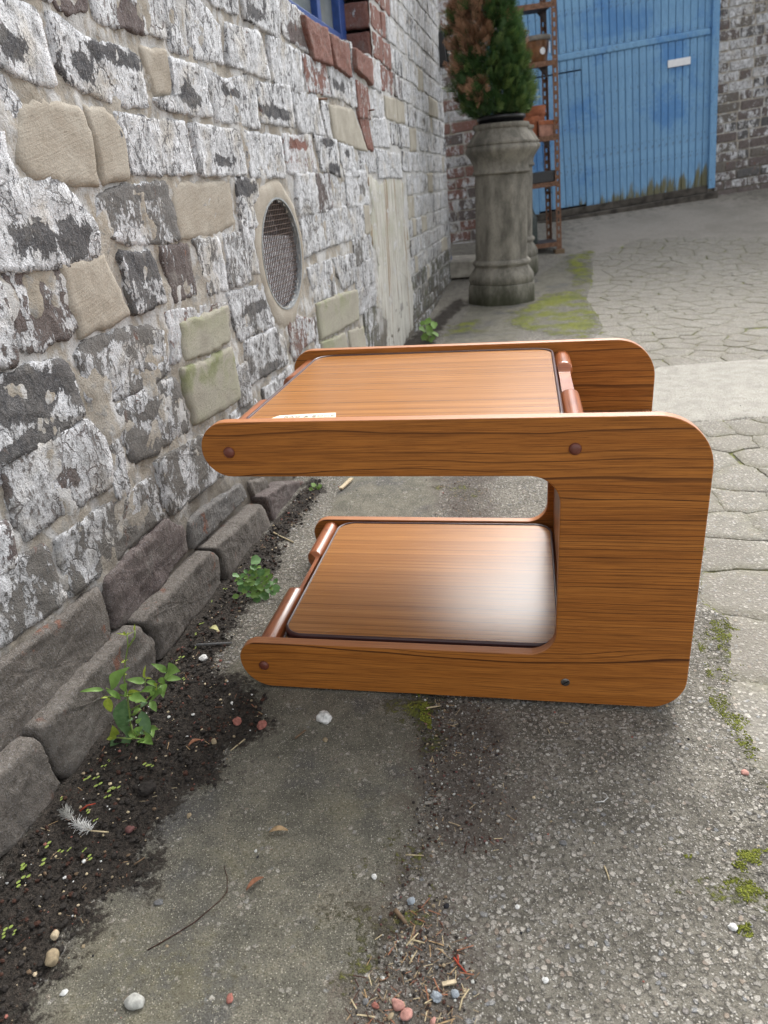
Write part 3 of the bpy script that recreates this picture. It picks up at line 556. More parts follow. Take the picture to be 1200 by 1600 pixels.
# ------------------------------------------------------------------ left brick wall
P0 = Vector((-.5630, .6840, 0)); wd = Vector((.2315, .97283, 0)).normalized(); wn = Vector((wd.y, -wd.x, 0))
WM = Matrix(((wd.x, -wn.x, 0, P0.x), (wd.y, -wn.y, 0, P0.y), (0, 0, 1, 0), (0, 0, 0, 1)))
STONES = [('P', 0.45, 'purple', 0, [0.598, 1.065, 0.705, 1.087, 0.686, 1.036, 0.639, 1.026, 0.607, 1.026], []),
('P', 0.62, 'purple', 0, [0.707, 1.087, 0.956, 1.137, 0.957, 1.037, 0.896, 1.035, 0.798, 1.031, 0.719, 1.027], [(0.824, 1.052, 0.038, 0.039)]),
('P', 0.72, 'blue', 0, [0.976, 1.127, 1.141, 1.126, 1.225, 1.098, 1.22, 1.033, 1.083, 1.029, 0.977, 1.028], []),
('P', 0.72, 'blue', 0, [1.26, 1.104, 1.362, 1.112, 1.482, 1.116, 1.512, 1.038, 1.413, 1.033, 1.247, 1.037], []),
('P', 0.62, 'blue', 0, [1.138, 1.164, 1.374, 1.21, 1.353, 1.14, 1.287, 1.135, 1.2, 1.135], []),
('P', 0.58, 'blue', 0, [1.39, 1.201, 1.606, 1.249, 1.585, 1.136, 1.465, 1.14, 1.386, 1.141], [(1.476, 1.165, 0.043, 0.014)]),
('P', 0.6, 'purple', 0, [1.662, 1.252, 1.751, 1.236, 1.903, 1.228, 1.929, 1.145, 1.807, 1.143, 1.674, 1.152], [(1.798, 1.165, 0.078, 0.02)]),
('P', 0.66, 'blue', 0, [1.54, 1.121, 1.642, 1.124, 1.81, 1.12, 1.798, 1.026, 1.657, 1.027, 1.539, 1.034], []),
('P', 0.52, 'red', 0, [1.827, 1.116, 2.071, 1.127, 2.108, 1.042, 1.956, 1.038, 1.84, 1.035], []),
('P', 0.66, 'blue', 0, [2.116, 1.125, 2.375, 1.133, 2.397, 1.038, 2.269, 1.044, 2.133, 1.044], [(2.247, 1.081, 0.074, 0.016)]),
('P', 0.62, 'blue', 0, [0.41, 1.001, 0.525, 1.012, 0.558, 1.007, 0.557, 0.952, 0.561, 0.932, 0.504, 0.929, 0.389, 0.952], [(0.471, 0.963, 0.039, 0.017)]),
('P', 0.6, 'blue', 0, [0.577, 1.01, 0.613, 1.011, 0.665, 0.996, 0.79, 0.997, 0.831, 0.989, 0.835, 0.924, 0.726, 0.918, 0.662, 0.927, 0.607, 0.932, 0.576, 0.953], [(0.754, 0.985, 0.091, 0.013),
(0.638, 0.96, 0.022, 0.019)]),
('B', 0, 'blue', 0, [0.847, 1.006, 0.943, 1.017, 0.938, 0.943, 0.893, 0.939, 0.863, 0.943], []),
('P', 0.62, 'blue', 0, [0.949, 0.999, 1.095, 1.0, 1.113, 0.924, 1.007, 0.918, 0.873, 0.922, 0.859, 0.936, 0.938, 0.943], [(1.004, 0.946, 0.049, 0.014)]),
('P', 0.66, 'blue', 0, [1.113, 1.003, 1.2, 0.994, 1.372, 1.016, 1.395, 1.008, 1.394, 0.918, 1.263, 0.919, 1.134, 0.918], [(1.247, 0.975, 0.061, 0.011)]),
('P', 0.62, 'blue', 0, [1.412, 1.007, 1.672, 1.023, 1.681, 0.929, 1.538, 0.929, 1.417, 0.929], [(1.533, 0.954, 0.121, 0.014)]),
('P', 0.66, 'blue', 0, [1.697, 1.012, 1.935, 1.021, 2.001, 0.927, 1.751, 0.921, 1.711, 0.943], []),
('P', 0.6, 'blue', 0, [1.975, 1.012, 2.057, 1.011, 2.085, 0.919, 2.03, 0.923], []),
('B', 0, 'gb', 0, [2.087, 1.009, 2.411, 1.021, 2.611, 0.893, 2.325, 0.898, 2.108, 0.916], []),
('R', 0.4, 'red', 0, [2.485, 1.114, 2.679, 1.11, 2.69, 1.013, 2.498, 1.01], []),
('R', 0.3, 'red', 0, [2.494, 0.996, 2.661, 0.997, 2.71, 0.902, 2.603, 0.904], []),
('P', 0.78, 'blue', 0, [2.713, 1.109, 3.0, 1.125, 3.009, 1.032, 2.733, 1.031], []),
('B', 0, 'gb', 0, [3.039, 1.116, 3.318, 1.126, 3.32, 1.035, 3.053, 1.035], []),
('P', 0.7, 'blue', 0, [2.674, 1.003, 3.02, 1.023, 3.12, 0.924, 2.728, 0.917], []),
('B', 0, 'blue', 0, [0.462, 0.889, 0.51, 0.899, 0.608, 0.9, 0.624, 0.864, 0.615, 0.796, 0.504, 0.797, 0.443, 0.809, 0.433, 0.833, 0.447, 0.864], []),
('B', 0, 'blue', 0, [0.622, 0.9, 0.691, 0.898, 0.727, 0.867, 0.712, 0.805, 0.632, 0.796, 0.635, 0.846], []),
('P', 0.7, 'blue', 0, [0.372, 0.912, 0.449, 0.92, 0.469, 0.886, 0.449, 0.879, 0.4, 0.87, 0.355, 0.873], []),
('P', 0.62, 'blue', 0, [0.34, 0.864, 0.419, 0.862, 0.413, 0.832, 0.417, 0.807, 0.315, 0.807], []),
('P', 0.74, 'blue', 0, [0.712, 0.891, 0.967, 0.892, 0.976, 0.814, 0.851, 0.809, 0.73, 0.813], []),
('P', 0.7, 'blue', 0, [0.996, 0.891, 1.241, 0.893, 1.263, 0.81, 1.124, 0.807, 1.007, 0.809], [(1.134, 0.833, 0.083, 0.013)]),
('P', 0.8, 'blue', 0, [1.292, 0.891, 1.549, 0.89, 1.548, 0.807, 1.3, 0.807], []),
('P', 0.62, 'red', 0, [1.579, 0.899, 1.835, 0.906, 1.871, 0.818, 1.72, 0.81, 1.584, 0.813], [(1.699, 0.884, 0.102, 0.012)]),
('P', 0.58, 'blue', 0, [1.877, 0.907, 2.129, 0.906, 2.161, 0.807, 1.931, 0.822], [(2.049, 0.826, 0.067, 0.014),
(1.999, 0.901, 0.08, 0.009)]),
('P', 0.74, 'blue', 0, [2.169, 0.897, 2.362, 0.89, 2.433, 0.805, 2.196, 0.805], [(2.268, 0.874, 0.038, 0.012)]),
('P', 0.72, 'blue', 0, [2.77, 0.894, 3.303, 0.888, 3.378, 0.798, 2.801, 0.799], []),
('P', 0.66, 'blue', 0, [0.308, 0.79, 0.431, 0.793, 0.513, 0.796, 0.545, 0.766, 0.577, 0.74, 0.572, 0.694, 0.46, 0.69, 0.337, 0.697, 0.27, 0.703], [(0.416, 0.726, 0.076, 0.024),
(0.514, 0.721, 0.047, 0.028)]),
('P', 0.46, 'grey', 0, [0.607, 0.766, 0.701, 0.785, 0.852, 0.786, 0.863, 0.696, 0.753, 0.695, 0.677, 0.703, 0.598, 0.723], [(0.753, 0.778, 0.059, 0.009)]),
('B', 0, 'blue', 0, [0.871, 0.788, 1.156, 0.789, 1.153, 0.705, 1.022, 0.688, 0.871, 0.694], []),
('P', 0.55, 'blue', 0, [1.195, 0.79, 1.315, 0.79, 1.321, 0.693, 1.2, 0.695], [(1.245, 0.775, 0.051, 0.014)]),
('P', 0.5, 'purple', 0, [0.266, 0.693, 0.333, 0.679, 0.32, 0.578, 0.224, 0.596], []),
('P', 0.5, 'purple', 0, [0.349, 0.685, 0.457, 0.682, 0.478, 0.601, 0.443, 0.583, 0.363, 0.582, 0.346, 0.588, 0.338, 0.637], [(0.347, 0.644, 0.01, 0.04),
(0.409, 0.676, 0.043, 0.005)]),
('B', 0, 'blue', 0, [0.468, 0.683, 0.587, 0.684, 0.627, 0.59, 0.589, 0.581, 0.483, 0.58, 0.475, 0.614], []),
('P', 0.5, 'blue', 0, [0.645, 0.677, 0.735, 0.674, 0.757, 0.59, 0.699, 0.587, 0.642, 0.589], [(0.696, 0.66, 0.04, 0.021)]),
('P', 0.44, 'purple', 0, [0.786, 0.677, 0.894, 0.674, 0.896, 0.585, 0.847, 0.582, 0.804, 0.581], []),
('P', 0.58, 'grey', 0, [0.928, 0.677, 1.044, 0.674, 1.051, 0.577, 0.957, 0.578], []),
('P', 0.6, 'grey', 0, [1.078, 0.677, 1.173, 0.677, 1.194, 0.575, 1.081, 0.576], []),
('P', 0.5, 'blue', 0, [0.205, 0.553, 0.292, 0.557, 0.421, 0.55, 0.434, 0.515, 0.436, 0.465, 0.395, 0.462, 0.314, 0.455, 0.235, 0.46, 0.169, 0.469], [(0.33, 0.526, 0.079, 0.025),
(0.305, 0.467, 0.059, 0.008)]),
('P', 0.56, 'grey', 0, [0.465, 0.55, 0.49, 0.564, 0.586, 0.563, 0.685, 0.553, 0.737, 0.529, 0.728, 0.469, 0.635, 0.457, 0.517, 0.468, 0.458, 0.485], [(0.536, 0.562, 0.056, 0.008),
(0.656, 0.462, 0.05, 0.013)]),
('P', 0.6, 'red', 0, [0.753, 0.562, 1.032, 0.54, 1.017, 0.528, 0.803, 0.539, 0.778, 0.478, 0.743, 0.481], []),
('G', 0, 'blue', 0.35, [0.807, 0.535, 1.036, 0.531, 1.024, 0.464, 0.895, 0.46, 0.791, 0.469], []),
('G', 0, 'blue', 0.55, [0.775, 0.451, 0.905, 0.444, 1.026, 0.442, 1.03, 0.327, 0.91, 0.329, 0.786, 0.341], []),
('P', 0.6, 'blue', 0, [1.049, 0.554, 1.291, 0.547, 1.32, 0.448, 1.075, 0.455], [(1.2, 0.504, 0.078, 0.013)]),
('P', 0.48, 'grey', 0, [0.52, 0.442, 0.626, 0.447, 0.742, 0.439, 0.764, 0.339, 0.641, 0.337, 0.543, 0.349, 0.524, 0.391], [(0.585, 0.351, 0.053, 0.015),
(0.647, 0.41, 0.046, 0.011)]),
('P', 0.58, 'blue', 0, [1.11, 0.433, 1.313, 0.429, 1.378, 0.392, 1.375, 0.329, 1.157, 0.342, 1.098, 0.34], [(1.253, 0.342, 0.066, 0.012)]),
('P', 0.5, 'red', 0, [1.419, 0.427, 1.524, 0.423, 1.65, 0.395, 1.657, 0.342, 1.555, 0.34, 1.442, 0.323], []),
('P', 0.62, 'blue', 0, [1.666, 0.541, 1.923, 0.54, 1.959, 0.437, 1.711, 0.443], []),
('P', 0.6, 'blue', 0, [1.956, 0.539, 2.247, 0.53, 2.246, 0.444, 2.056, 0.435, 1.994, 0.484], []),
('G', 0, 'blue', 0.4, [1.706, 0.43, 1.979, 0.422, 2.251, 0.401, 2.235, 0.301, 1.937, 0.311, 1.724, 0.325], []),
('G', 0, 'blue', 0.4, [1.718, 0.311, 2.009, 0.286, 2.048, 0.186, 1.713, 0.238], []),
('B', 0.2, 'gb', 0.3, [2.072, 0.276, 2.306, 0.253, 2.33, 0.161, 2.104, 0.174], []),
('P', 0.66, 'purple', 0, [0.238, 0.448, 0.312, 0.449, 0.438, 0.446, 0.469, 0.409, 0.469, 0.339, 0.405, 0.341, 0.283, 0.348, 0.245, 0.345, 0.234, 0.37, 0.238, 0.398], [(0.367, 0.388, 0.029, 0.018),
(0.238, 0.426, 0.009, 0.024)]),
('P', 0.5, 'grey', 0, [0.612, 0.315, 0.724, 0.307, 0.814, 0.301, 1.106, 0.273, 1.181, 0.162, 0.855, 0.194, 0.629, 0.206, 0.601, 0.236], []),
('P', 0.5, 'grey', 0, [0.848, 0.304, 1.011, 0.298, 1.115, 0.295, 1.178, 0.217, 1.001, 0.225], []),
('P', 0.52, 'grey', 0, [0.301, 0.306, 0.398, 0.305, 0.582, 0.292, 0.597, 0.219, 0.494, 0.215, 0.397, 0.213, 0.302, 0.22], [(0.464, 0.224, 0.076, 0.012)]),
('P', 0.5, 'grey', 0, [0.129, 0.326, 0.177, 0.325, 0.271, 0.315, 0.285, 0.227, 0.204, 0.231, 0.093, 0.242], []),
('D', 0.2, 'brown', 0, [0.068, 0.219, 0.116, 0.22, 0.193, 0.211, 0.292, 0.205, 0.364, 0.199, 0.362, 0.115, 0.341, 0.099, 0.203, 0.093, 0.141, 0.09, 0.086, 0.103, 0.027, 0.124], []),
('D', 0.25, 'purple', 0, [0.376, 0.204, 0.43, 0.203, 0.597, 0.207, 0.66, 0.163, 0.651, 0.114, 0.517, 0.096, 0.413, 0.095, 0.367, 0.112], []),
('D', 0.3, 'grey', 0, [0.673, 0.167, 0.795, 0.159, 0.952, 0.139, 0.965, 0.097, 0.805, 0.098, 0.663, 0.106], []),
('D', 0.2, 'brown', 0, [0.985, 0.127, 1.095, 0.095, 1.121, 0.048, 1.012, 0.062], []),
('F', 0.25, 'brown', 0, [-0.003, 0.124, 0.04, 0.117, 0.075, 0.113, 0.118, 0.105, 0.131, 0.008, 0.102, -0.003, 0.04, -0.0, -0.002, 0.007, -0.048, 0.02], []),
('F', 0.08, 'brown', 0, [0.126, 0.111, 0.239, 0.112, 0.393, 0.104, 0.43, 0.05, 0.414, -0.012, 0.332, -0.01, 0.255, -0.005, 0.152, -0.005, 0.132, 0.021], []),
('F', 0.08, 'brown', 0, [0.404, 0.104, 0.535, 0.101, 0.687, 0.093, 0.714, 0.07, 0.705, -0.003, 0.548, -0.001, 0.43, 0.004, 0.436, 0.046], []),
('F', 0.08, 'brown', 0, [0.695, 0.096, 0.832, 0.085, 0.984, 0.07, 1.021, -0.025, 0.851, -0.015, 0.727, -0.008, 0.724, 0.061], []),
('F', 0.08, 'purple', 0, [1.006, 0.079, 1.161, 0.055, 1.33, -0.01, 1.292, -0.042, 1.15, -0.043, 1.051, -0.039], []),
('R', 0.1, 'red', 0, [1.863, 1.213, 2.111, 1.219, 2.136, 1.137, 1.924, 1.131, 1.891, 1.169], []),
('R', 0.15, 'red', 0, [2.139, 1.211, 2.373, 1.212, 2.39, 1.128, 2.177, 1.139], []),
('R', 0.3, 'red', 0, [2.484, 1.216, 2.757, 1.214, 2.754, 1.141, 2.485, 1.163], [])]
VENT = (1.449, .607, .158, .144)
WIN = (1.62, 2.84, 1.235)          # u0, u1, sill height
u_end = lambda v: 5.36-.20*v
TONE = dict(blue=(.070, .073, .082), purple=(.125, .092, .088), brown=(.150, .130, .110), red=(.27, .105, .075), grey=(.17, .165, .158), gb=(.3, .27, .22))
us = np.concatenate([np.arange(-1.2, 0, .03), np.arange(0, 2.2, .009), np.arange(2.2, 5.6, .025)]); vs_ = np.concatenate([np.arange(-.25, 1.3, .0095), np.arange(1.3, 2.26, .025)])
WU, WV = np.meshgrid(us, vs_); WU = WU.ravel(); WV = WV.ravel()
WUc = np.minimum(WU, u_end(WV))
dep = np.array([.0065*mnoise.noise(Vector((a*13, 0, b*13)))+.004*mnoise.noise(Vector((a*42, 3, b*42)))+.002*mnoise.noise(Vector((a*120, 3, b*120))) for a, b in zip(WUc, WV)])+.0022
nu = len(us); nv = len(vs_)
I, J = np.meshgrid(np.arange(nu-1), np.arange(nv-1)); I = I.ravel(); J = J.ravel()
cu = us[I]+.005; cv = vs_[J]+.005
keep = ~((((cu-VENT[0])/VENT[2])**2+((cv-VENT[1])/VENT[3])**2) < .90) & ~((cu > WIN[0]) & (cu < WIN[1]) & (cv > WIN[2]))
q4 = np.stack([J*nu+I, J*nu+I+1, (J+1)*nu+I+1, (J+1)*nu+I], 1)[keep]
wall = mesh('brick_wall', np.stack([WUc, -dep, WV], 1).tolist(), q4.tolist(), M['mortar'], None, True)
wall.matrix_world = WM
tag(wall, 'long old brick wall with peeling whitewash, a round vent and a blue window', 'wall')
mb = MB()
for (a, b, c, d) in ((-1.2, WIN[0]-.04, -.25, 4.2), (WIN[1]+.03, 4.9, -.25, 4.2), (WIN[0]-.04, WIN[1]+.03, 2.25, 4.2)):
    mb.box(a, .14, c, b, .40, d)
mb.box(WIN[0]-.04, .14, -.25, WIN[1]+.03, .40, WIN[2]-.02)
mb.box(-1.2, .012, 2.252, 4.86, .139, 4.2)
mb.build('wall_core', M['mortar'], wall)
mb = MB(); b = 0
for q in range(2): pass
ev = [(u_end(-.25)-.004, .0, -.25), (u_end(4.2)-.004, .0, 4.2), (u_end(4.2)-.004, .40, 4.2), (u_end(-.25)-.004, .40, -.25)]
mesh('wall_end', ev, [(0, 1, 2, 3)], M['mortar'], wall)

def stone_mesh(uv, face, seed, seg=.012, rings=5, jag=.004, rough=.0025, rnd_=.006, back=-.02, grow=0.0):
    pts = [(uv[i], uv[i+1]) for i in range(0, len(uv), 2)]
    if grow:
        gu = sum(p[0] for p in pts)/len(pts); gv = sum(p[1] for p in pts)/len(pts)
        hu = max(abs(p[0]-gu) for p in pts); hv = max(abs(p[1]-gv) for p in pts)
        pts = [(gu+(p[0]-gu)*(1+grow/hu), gv+(p[1]-gv)*(1+grow/hv)) for p in pts]
    # soften the corners, then resample
    for _ in range(2):
        out = []
        for a, b in zip(pts, pts[1:]+pts[:1]):
            L = math.hypot(b[0]-a[0], b[1]-a[1]); t = min(.25, .006/max(L, 1e-6))
            out += [(a[0]+(b[0]-a[0])*t, a[1]+(b[1]-a[1])*t), (a[0]+(b[0]-a[0])*(1-t), a[1]+(b[1]-a[1])*(1-t))]
        pts = out
    res = []
    for a, b in zip(pts, pts[1:]+pts[:1]):
        L = math.hypot(b[0]-a[0], b[1]-a[1]); n = max(1, int(round(L/seg)))
        for q in range(n): res.append((a[0]+(b[0]-a[0])*q/n, a[1]+(b[1]-a[1])*q/n))
    n = len(res); cu_ = sum(p[0] for p in res)/n; cv_ = sum(p[1] for p in res)/n
    S = seed*7.31; verts = []; pu = []
    prof = [(0, back), (0, face-.010), (.0025, face-.0035), (rnd_, face)]
    inner = np.linspace(.86, .12, rings)
    jit = [jag*(1.3*mnoise.noise(Vector((p[0]*28+S, p[1]*28, S)))+.8*mnoise.noise(Vector((p[0]*80+S, p[1]*80, S)))+.7*mnoise.noise(Vector((p[0]*210+S, p[1]*210, S)))) for p in res]
    def dp(u, v, k):
        return (rough*1.1*mnoise.noise(Vector((u*14+S, v*14, S)))+rough*mnoise.noise(Vector((u*40+S, v*34, S)))+rough*.5*mnoise.noise(Vector((u*110+S, v*90, S))))*k
    for ins, d in prof:
        for (p, j) in zip(res, jit):
            du, dv = p[0]-cu_, p[1]-cv_; r = math.hypot(du, dv)+1e-6; f = max(.05, 1+(j-ins)/r)
            verts.append((du*f, -(d+dp(p[0], p[1], .0 if d == back else .8)), dv*f))
    for s in inner:
        for (p, j) in zip(res, jit):
            du, dv = p[0]-cu_, p[1]-cv_; r = math.hypot(du, dv)+1e-6; f = s*max(.05, 1+(j*s-rnd_)/r)
            u, v = cu_+du*f, cv_+dv*f
            verts.append((du*f, -(face+dp(u, v, 1.0)), dv*f))
    verts.append((0, -(face+dp(cu_, cv_, 1)), 0))
    K = len(prof)+len(inner); faces = []
    for k in range(K-1):
        for q in range(n): faces.append((k*n+q, k*n+(q+1) % n, (k+1)*n+(q+1) % n, (k+1)*n+q))
    for q in range(n): faces.append(((K-1)*n+q, (K-1)*n+(q+1) % n, K*n))
    return (cu_, cv_), verts, faces

def add_stone(flag, cover, tone, moss, uv, E, idx, hi=True, name='brick'):
    face = {'P': .006, 'B': .007, 'G': .008, 'D': .013, 'F': .042, 'R': .012}[flag]
    if name == 'sill_brick': face = .019
    if tone == 'pl': face = .005
    face += random.uniform(-.0025, .0025) if tone != 'pl' else 0
    if flag in 'BG':
        c, v, f = stone_mesh(uv, face, idx, .012 if hi else .03, 5 if hi else 2, *((.018, .0012, .016, -.02, .004) if tone == 'pl' else (.005, .0010, .010, -.02, .008)))
        m = M['render_green'] if flag == 'G' else (M['render_grey'] if tone == 'gb' else (M['plaster'] if tone == 'pl' else M['render']))
    else:
        big = {'F': (.0035, .0034, .0055), 'D': (.004, .0040, .006)}.get(flag, (.0045, .0029, .004))
        c, v, f = stone_mesh(uv, face, idx, .0075 if hi else .028, 7 if hi else 2, big[0], big[1], big[2] if hi else .005, -.03 if flag != 'F' else -.02, (.012 if hi else .002) if flag in 'PR' else .002)
        m = M['stone']
    # joints of a stone follow the wall course: outward normals face the yard
    f = [tuple(reversed(q)) for q in f]
    o = mesh(name, v, f, m, wall, True, None, (c[0], 0, c[1]))
    A = np.array(v); ex = np.zeros(len(A))
    for (eu, ev, ru, rv) in E:
        d = np.hypot((A[:, 0]+c[0]-eu)/max(ru, .01), (A[:, 2]+c[1]-ev)/max(rv, .01)); ex = np.maximum(ex, np.clip(1.5-d, 0, 1))
    if flag in 'BG': fattr(o, 'moss', np.clip(moss*1.6*(.3+.7*sstep(-.02, .05, A[:, 2])), 0, 1) if moss else np.zeros(len(A)))
    else:
        fattr(o, 'expose', ex); fattr(o, 'cover', np.full(len(A), cover)); fattr(o, 'moss', np.full(len(A), moss)); cattr(o, 'tone', TONE[tone])
        gr = np.clip(.88-(A[:, 2]+c[1])*1.05, 0, .75)*(.35 if flag in 'DF' else 1) if flag != 'R' else np.zeros(len(A))
        fattr(o, 'grime', gr)
    return o

occ = []
for i, (flag, cover, tone, moss, uv, E) in enumerate(STONES):
    u_, v_ = uv[0::2], uv[1::2]
    occ.append((min(u_), max(u_), min(v_), max(v_)))
    sill = flag == 'R' and i >= len(STONES)-3
    add_stone(flag, cover, tone, moss, uv, E, i+1, True, 'sill_brick' if sill else 'brick')
# large streaked plaster repair, then the rest of the courses
plu = [2.58, .80, 2.85, .775, 3.10, .80, 3.42, .77, 3.36, .62, 3.50, .50, 3.40, .36, 3.55, .22, 3.46, .04, 3.0, -.02, 2.70, .0, 2.78, .18, 2.58, .30, 2.68, .45, 2.55, .58, 2.64, .68]
o = add_stone('B', 0, 'pl', .20, plu, [], 400, False, 'plaster_repair'); occ.append((2.58, 3.5, 0, .79))
occ.append((1.27, 1.64, .44, .77)); occ.append((WIN[0]-.02, WIN[1]+.02, WIN[2]-.02, 3))
rows = [-.06, .05, .125, .215, .305, .395, .49, .585, .70, .812, .92, 1.03, 1.13, 1.235, 1.34, 1.445, 1.55, 1.655, 1.76, 1.865, 1.97, 2.08, 2.2]
gen = []
for r in range(len(rows)-1):
    v0, v1 = rows[r]+.006, rows[r+1]-.006; vm = (v0+v1)/2
    iv = sorted((a-.004, b+.004) for a, b, c, d in occ if c < vm+.018 and d > vm-.018)
    free = []; cur = -1.15; end = u_end(vm)-.005
    for a, b in iv:
        if a > cur: free.append((cur, min(a, end)))
        cur = max(cur, b)
    if cur < end: free.append((cur, end))
    for a, b in free:
        u = a
        while b-u > .035:
            wdt = random.choice((.10, .19, .21, .23, .205, .11)) if u > 2.3 else random.choice((.12, .2, .24, .17))
            if b-(u+wdt) < .06: wdt = b-u
            e = min(u+wdt, b)-.008
            if e-u > .03:
                j = lambda s=.006: random.uniform(-s, s)
                gen.append(([u+j(), v0+j(), e+j(), v0+j(), e+j(), v1+j(), u+j(), v1+j()], u, vm))
            u += wdt
sv, sf, sa = [], [], []
nid = 500; cnt = len(STONES)
for uv, u, vm in gen:
    nid += 1
    vis = u > .15 and vm < 1.12+.165*u
    rr = random.random()
    if u > 2.3 and vm < .28: cover, tone, moss = random.uniform(.40, .52), random.choice(('grey', 'blue')), random.uniform(.1, .45)
    elif u > 3.4: cover, tone, moss = random.uniform(.56, .74), random.choice(('grey', 'blue', 'grey')), 0
    else: cover, tone, moss = random.uniform(.5, .7), random.choice(('blue', 'purple', 'grey', 'grey')), 0
    if WIN[1]-.02 < u < WIN[1]+.28 and vm > 1.13: cover, tone = random.uniform(.34, .46), 'red'
    if vm < .12 and u < 2.3: cover, tone = .2, 'brown'
    E = []
    if random.random() < .08: E = [((uv[0]+uv[2])/2, vm+random.uniform(-.02, .02), .05, .02)]
    if vis and cnt < 296:
        cnt += 1
        if rr < .09 and u > 2.3: add_stone('B', 0, 'gb', 0, uv, [], nid, u < 2.5)
        else: add_stone('P', cover, tone, moss, uv, E, nid, u < 2.8)
    else:
        c, v, f = stone_mesh(uv, .006, nid, .035, 1, .004, .002, .005)
        b = len(sv); sv += [(x+c[0], y, z+c[1]) for x, y, z in v]; sf += [tuple(b+q for q in reversed(t)) for t in f]
        sa += [(cover, moss, *TONE[tone])]*len(v)
if sv:
    o = mesh('bricks', sv, sf, M['stone'], wall, True); tag(o, kind='stuff')
    sa = np.array(sa); fattr(o, 'cover', sa[:, 0]); fattr(o, 'moss', sa[:, 1]); fattr(o, 'expose', np.zeros(len(sv))); fattr(o, 'grime', np.zeros(len(sv)))
    a = o.data.attributes.new('tone', 'FLOAT_COLOR', 'POINT'); a.data.foreach_set('color', np.concatenate([sa[:, 2:5], np.ones((len(sv), 1))], 1).astype(np.float32).ravel())

# round vent: render collar, galvanised ring, wire mesh, dark duct
vu, vv, va, vb = VENT
def ering(r0, r1, y0, y1, n=56):
    v, f = [], []
    for j in range(n):
        a = 2*PI*j/n; ca, sa_ = math.cos(a), math.sin(a)
        for (k, y) in ((r0, y0), (r0, y1), (r1, y1), (r1, y0)): v.append((va*k*ca, y, vb*k*sa_))
    for j in range(n):
        q = (j+1) % n
        for k in range(4): f.append((j*4+k, j*4+(k+1) % 4, q*4+(k+1) % 4, q*4+k))
    return v, f
v, f = [], []
n = 60
for kk in range(6):
    t = kk/5
    for j in range(n):
        a = 2*PI*j/n; k = .99+t*(.36+.24*mnoise.noise(Vector((math.cos(a)*1.6, math.sin(a)*1.6, 5.5)))+.04*mnoise.noise(Vector((math.cos(a)*5, math.sin(a)*5, 1.5))))
        y = -.010*math.sin(PI*min(1, .30+.70*t))-.002*mnoise.noise(Vector((a*6, t*5, 2)))+(.012 if kk == 5 else 0)
        v.append((va*k*math.cos(a), y, vb*k*math.sin(a)))
for kk in range(5):
    for j in range(n): f.append((kk*n+j, kk*n+(j+1) % n, (kk+1)*n+(j+1) % n, (kk+1)*n+j))
o = mesh('vent_collar', v, f, M['render'], wall, True, None, (vu, 0, vv)); fattr(o, 'moss', np.zeros(len(v)))
v, f = ering(.968, 1.0, -.010, .05); ring = mesh('vent_ring', v, f, M['galv'], wall, False, None, (vu, 0, vv))
v, f = ering(.93, 1.02, .05, .16); mesh('vent_duct', v, f, M['wirepale'], wall, False, None, (vu, 0, vv))
v = [(0, .155, 0)]+[(va*math.cos(2*PI*j/32), .155, vb*math.sin(2*PI*j/32)) for j in range(32)]
mesh('vent_back', v, [(0, 1+j, 1+(j+1) % 32) for j in range(32)], M['dark'], wall, False, None, (vu, 0, vv))
mb = MB(); NW = 22
for i in range(-NW//2, NW//2+1):
    t = i/(NW/2+.4); h = math.sqrt(max(0, 1-t*t))*.965
    mb.box(va*t-.0011, -.002, -vb*h, va*t+.0011, .0, vb*h)
    mb.box(-va*h, -.0045, vb*t-.0008, va*h, -.0022, vb*t+.0008)
mesh('vent_mesh', mb.v, mb.f, M['wire'], wall, False, None, (vu, .006, vv))
# zinc backing sheet seen through the lower part of the mesh
v, f = [(0, .016, -.1*vb)], []
for j in range(25):
    a = PI-.45+(PI+.75)*j/24; v.append((va*.96*math.cos(a), .014+.003*math.sin(a*2), vb*.96*math.sin(a)))
mesh('vent_flap', v, [(0, j, j+1) for j in range(1, 25)]+[(0, 25, 1)], M['wirepale'], wall, True, None, (vu, 0, vv))
# nails
MB().tube([(0, .01, 0), (0, -.035, .002)], .003, 6).build('nail', M['rust'], wall, False, (2.66, 0, 1.035))
MB().tube([(0, .01, 0), (.03, -.03, 0)], .003, 6).build('nail', M['rust'], wall, False, (1.95, 0, 1.02))

# window: blue frame set back in the wall
wu0, wu1, wz = WIN
win = empty('window'); win.parent = wall; win.location = (wu0, 0, wz)
WW = wu1-wu0; WH = 1.0
fr = MB()
fr.box(0, .100, 0, WW, .160, .085); fr.box(WW-.085, .097, .002, WW, .163, WH); fr.box(0, .097, .002, .07, .163, WH)
for kx in (.36, .70): fr.box(WW*kx-.022, .103, .0852, WW*kx+.022, .157, WH)
fr.box(.0, .105, WH-.08, WW, .155, WH)
win.name = 'window'
frame = bevel(fr.build('window_frame', M['blueframe'], win), .003, 2)
for a, b in ((.068, WW*.36-.020), (WW*.36+.020, WW*.70-.020), (WW*.70+.020, WW-.083)):
    MB().box(a, .128, .083, b, .132, WH-.078).build('pane', M['glass_dim'], win)
MB().box(-.02, .02, -.030, WW+.0, .12, -.003).build('window_sill', M['step'], win)
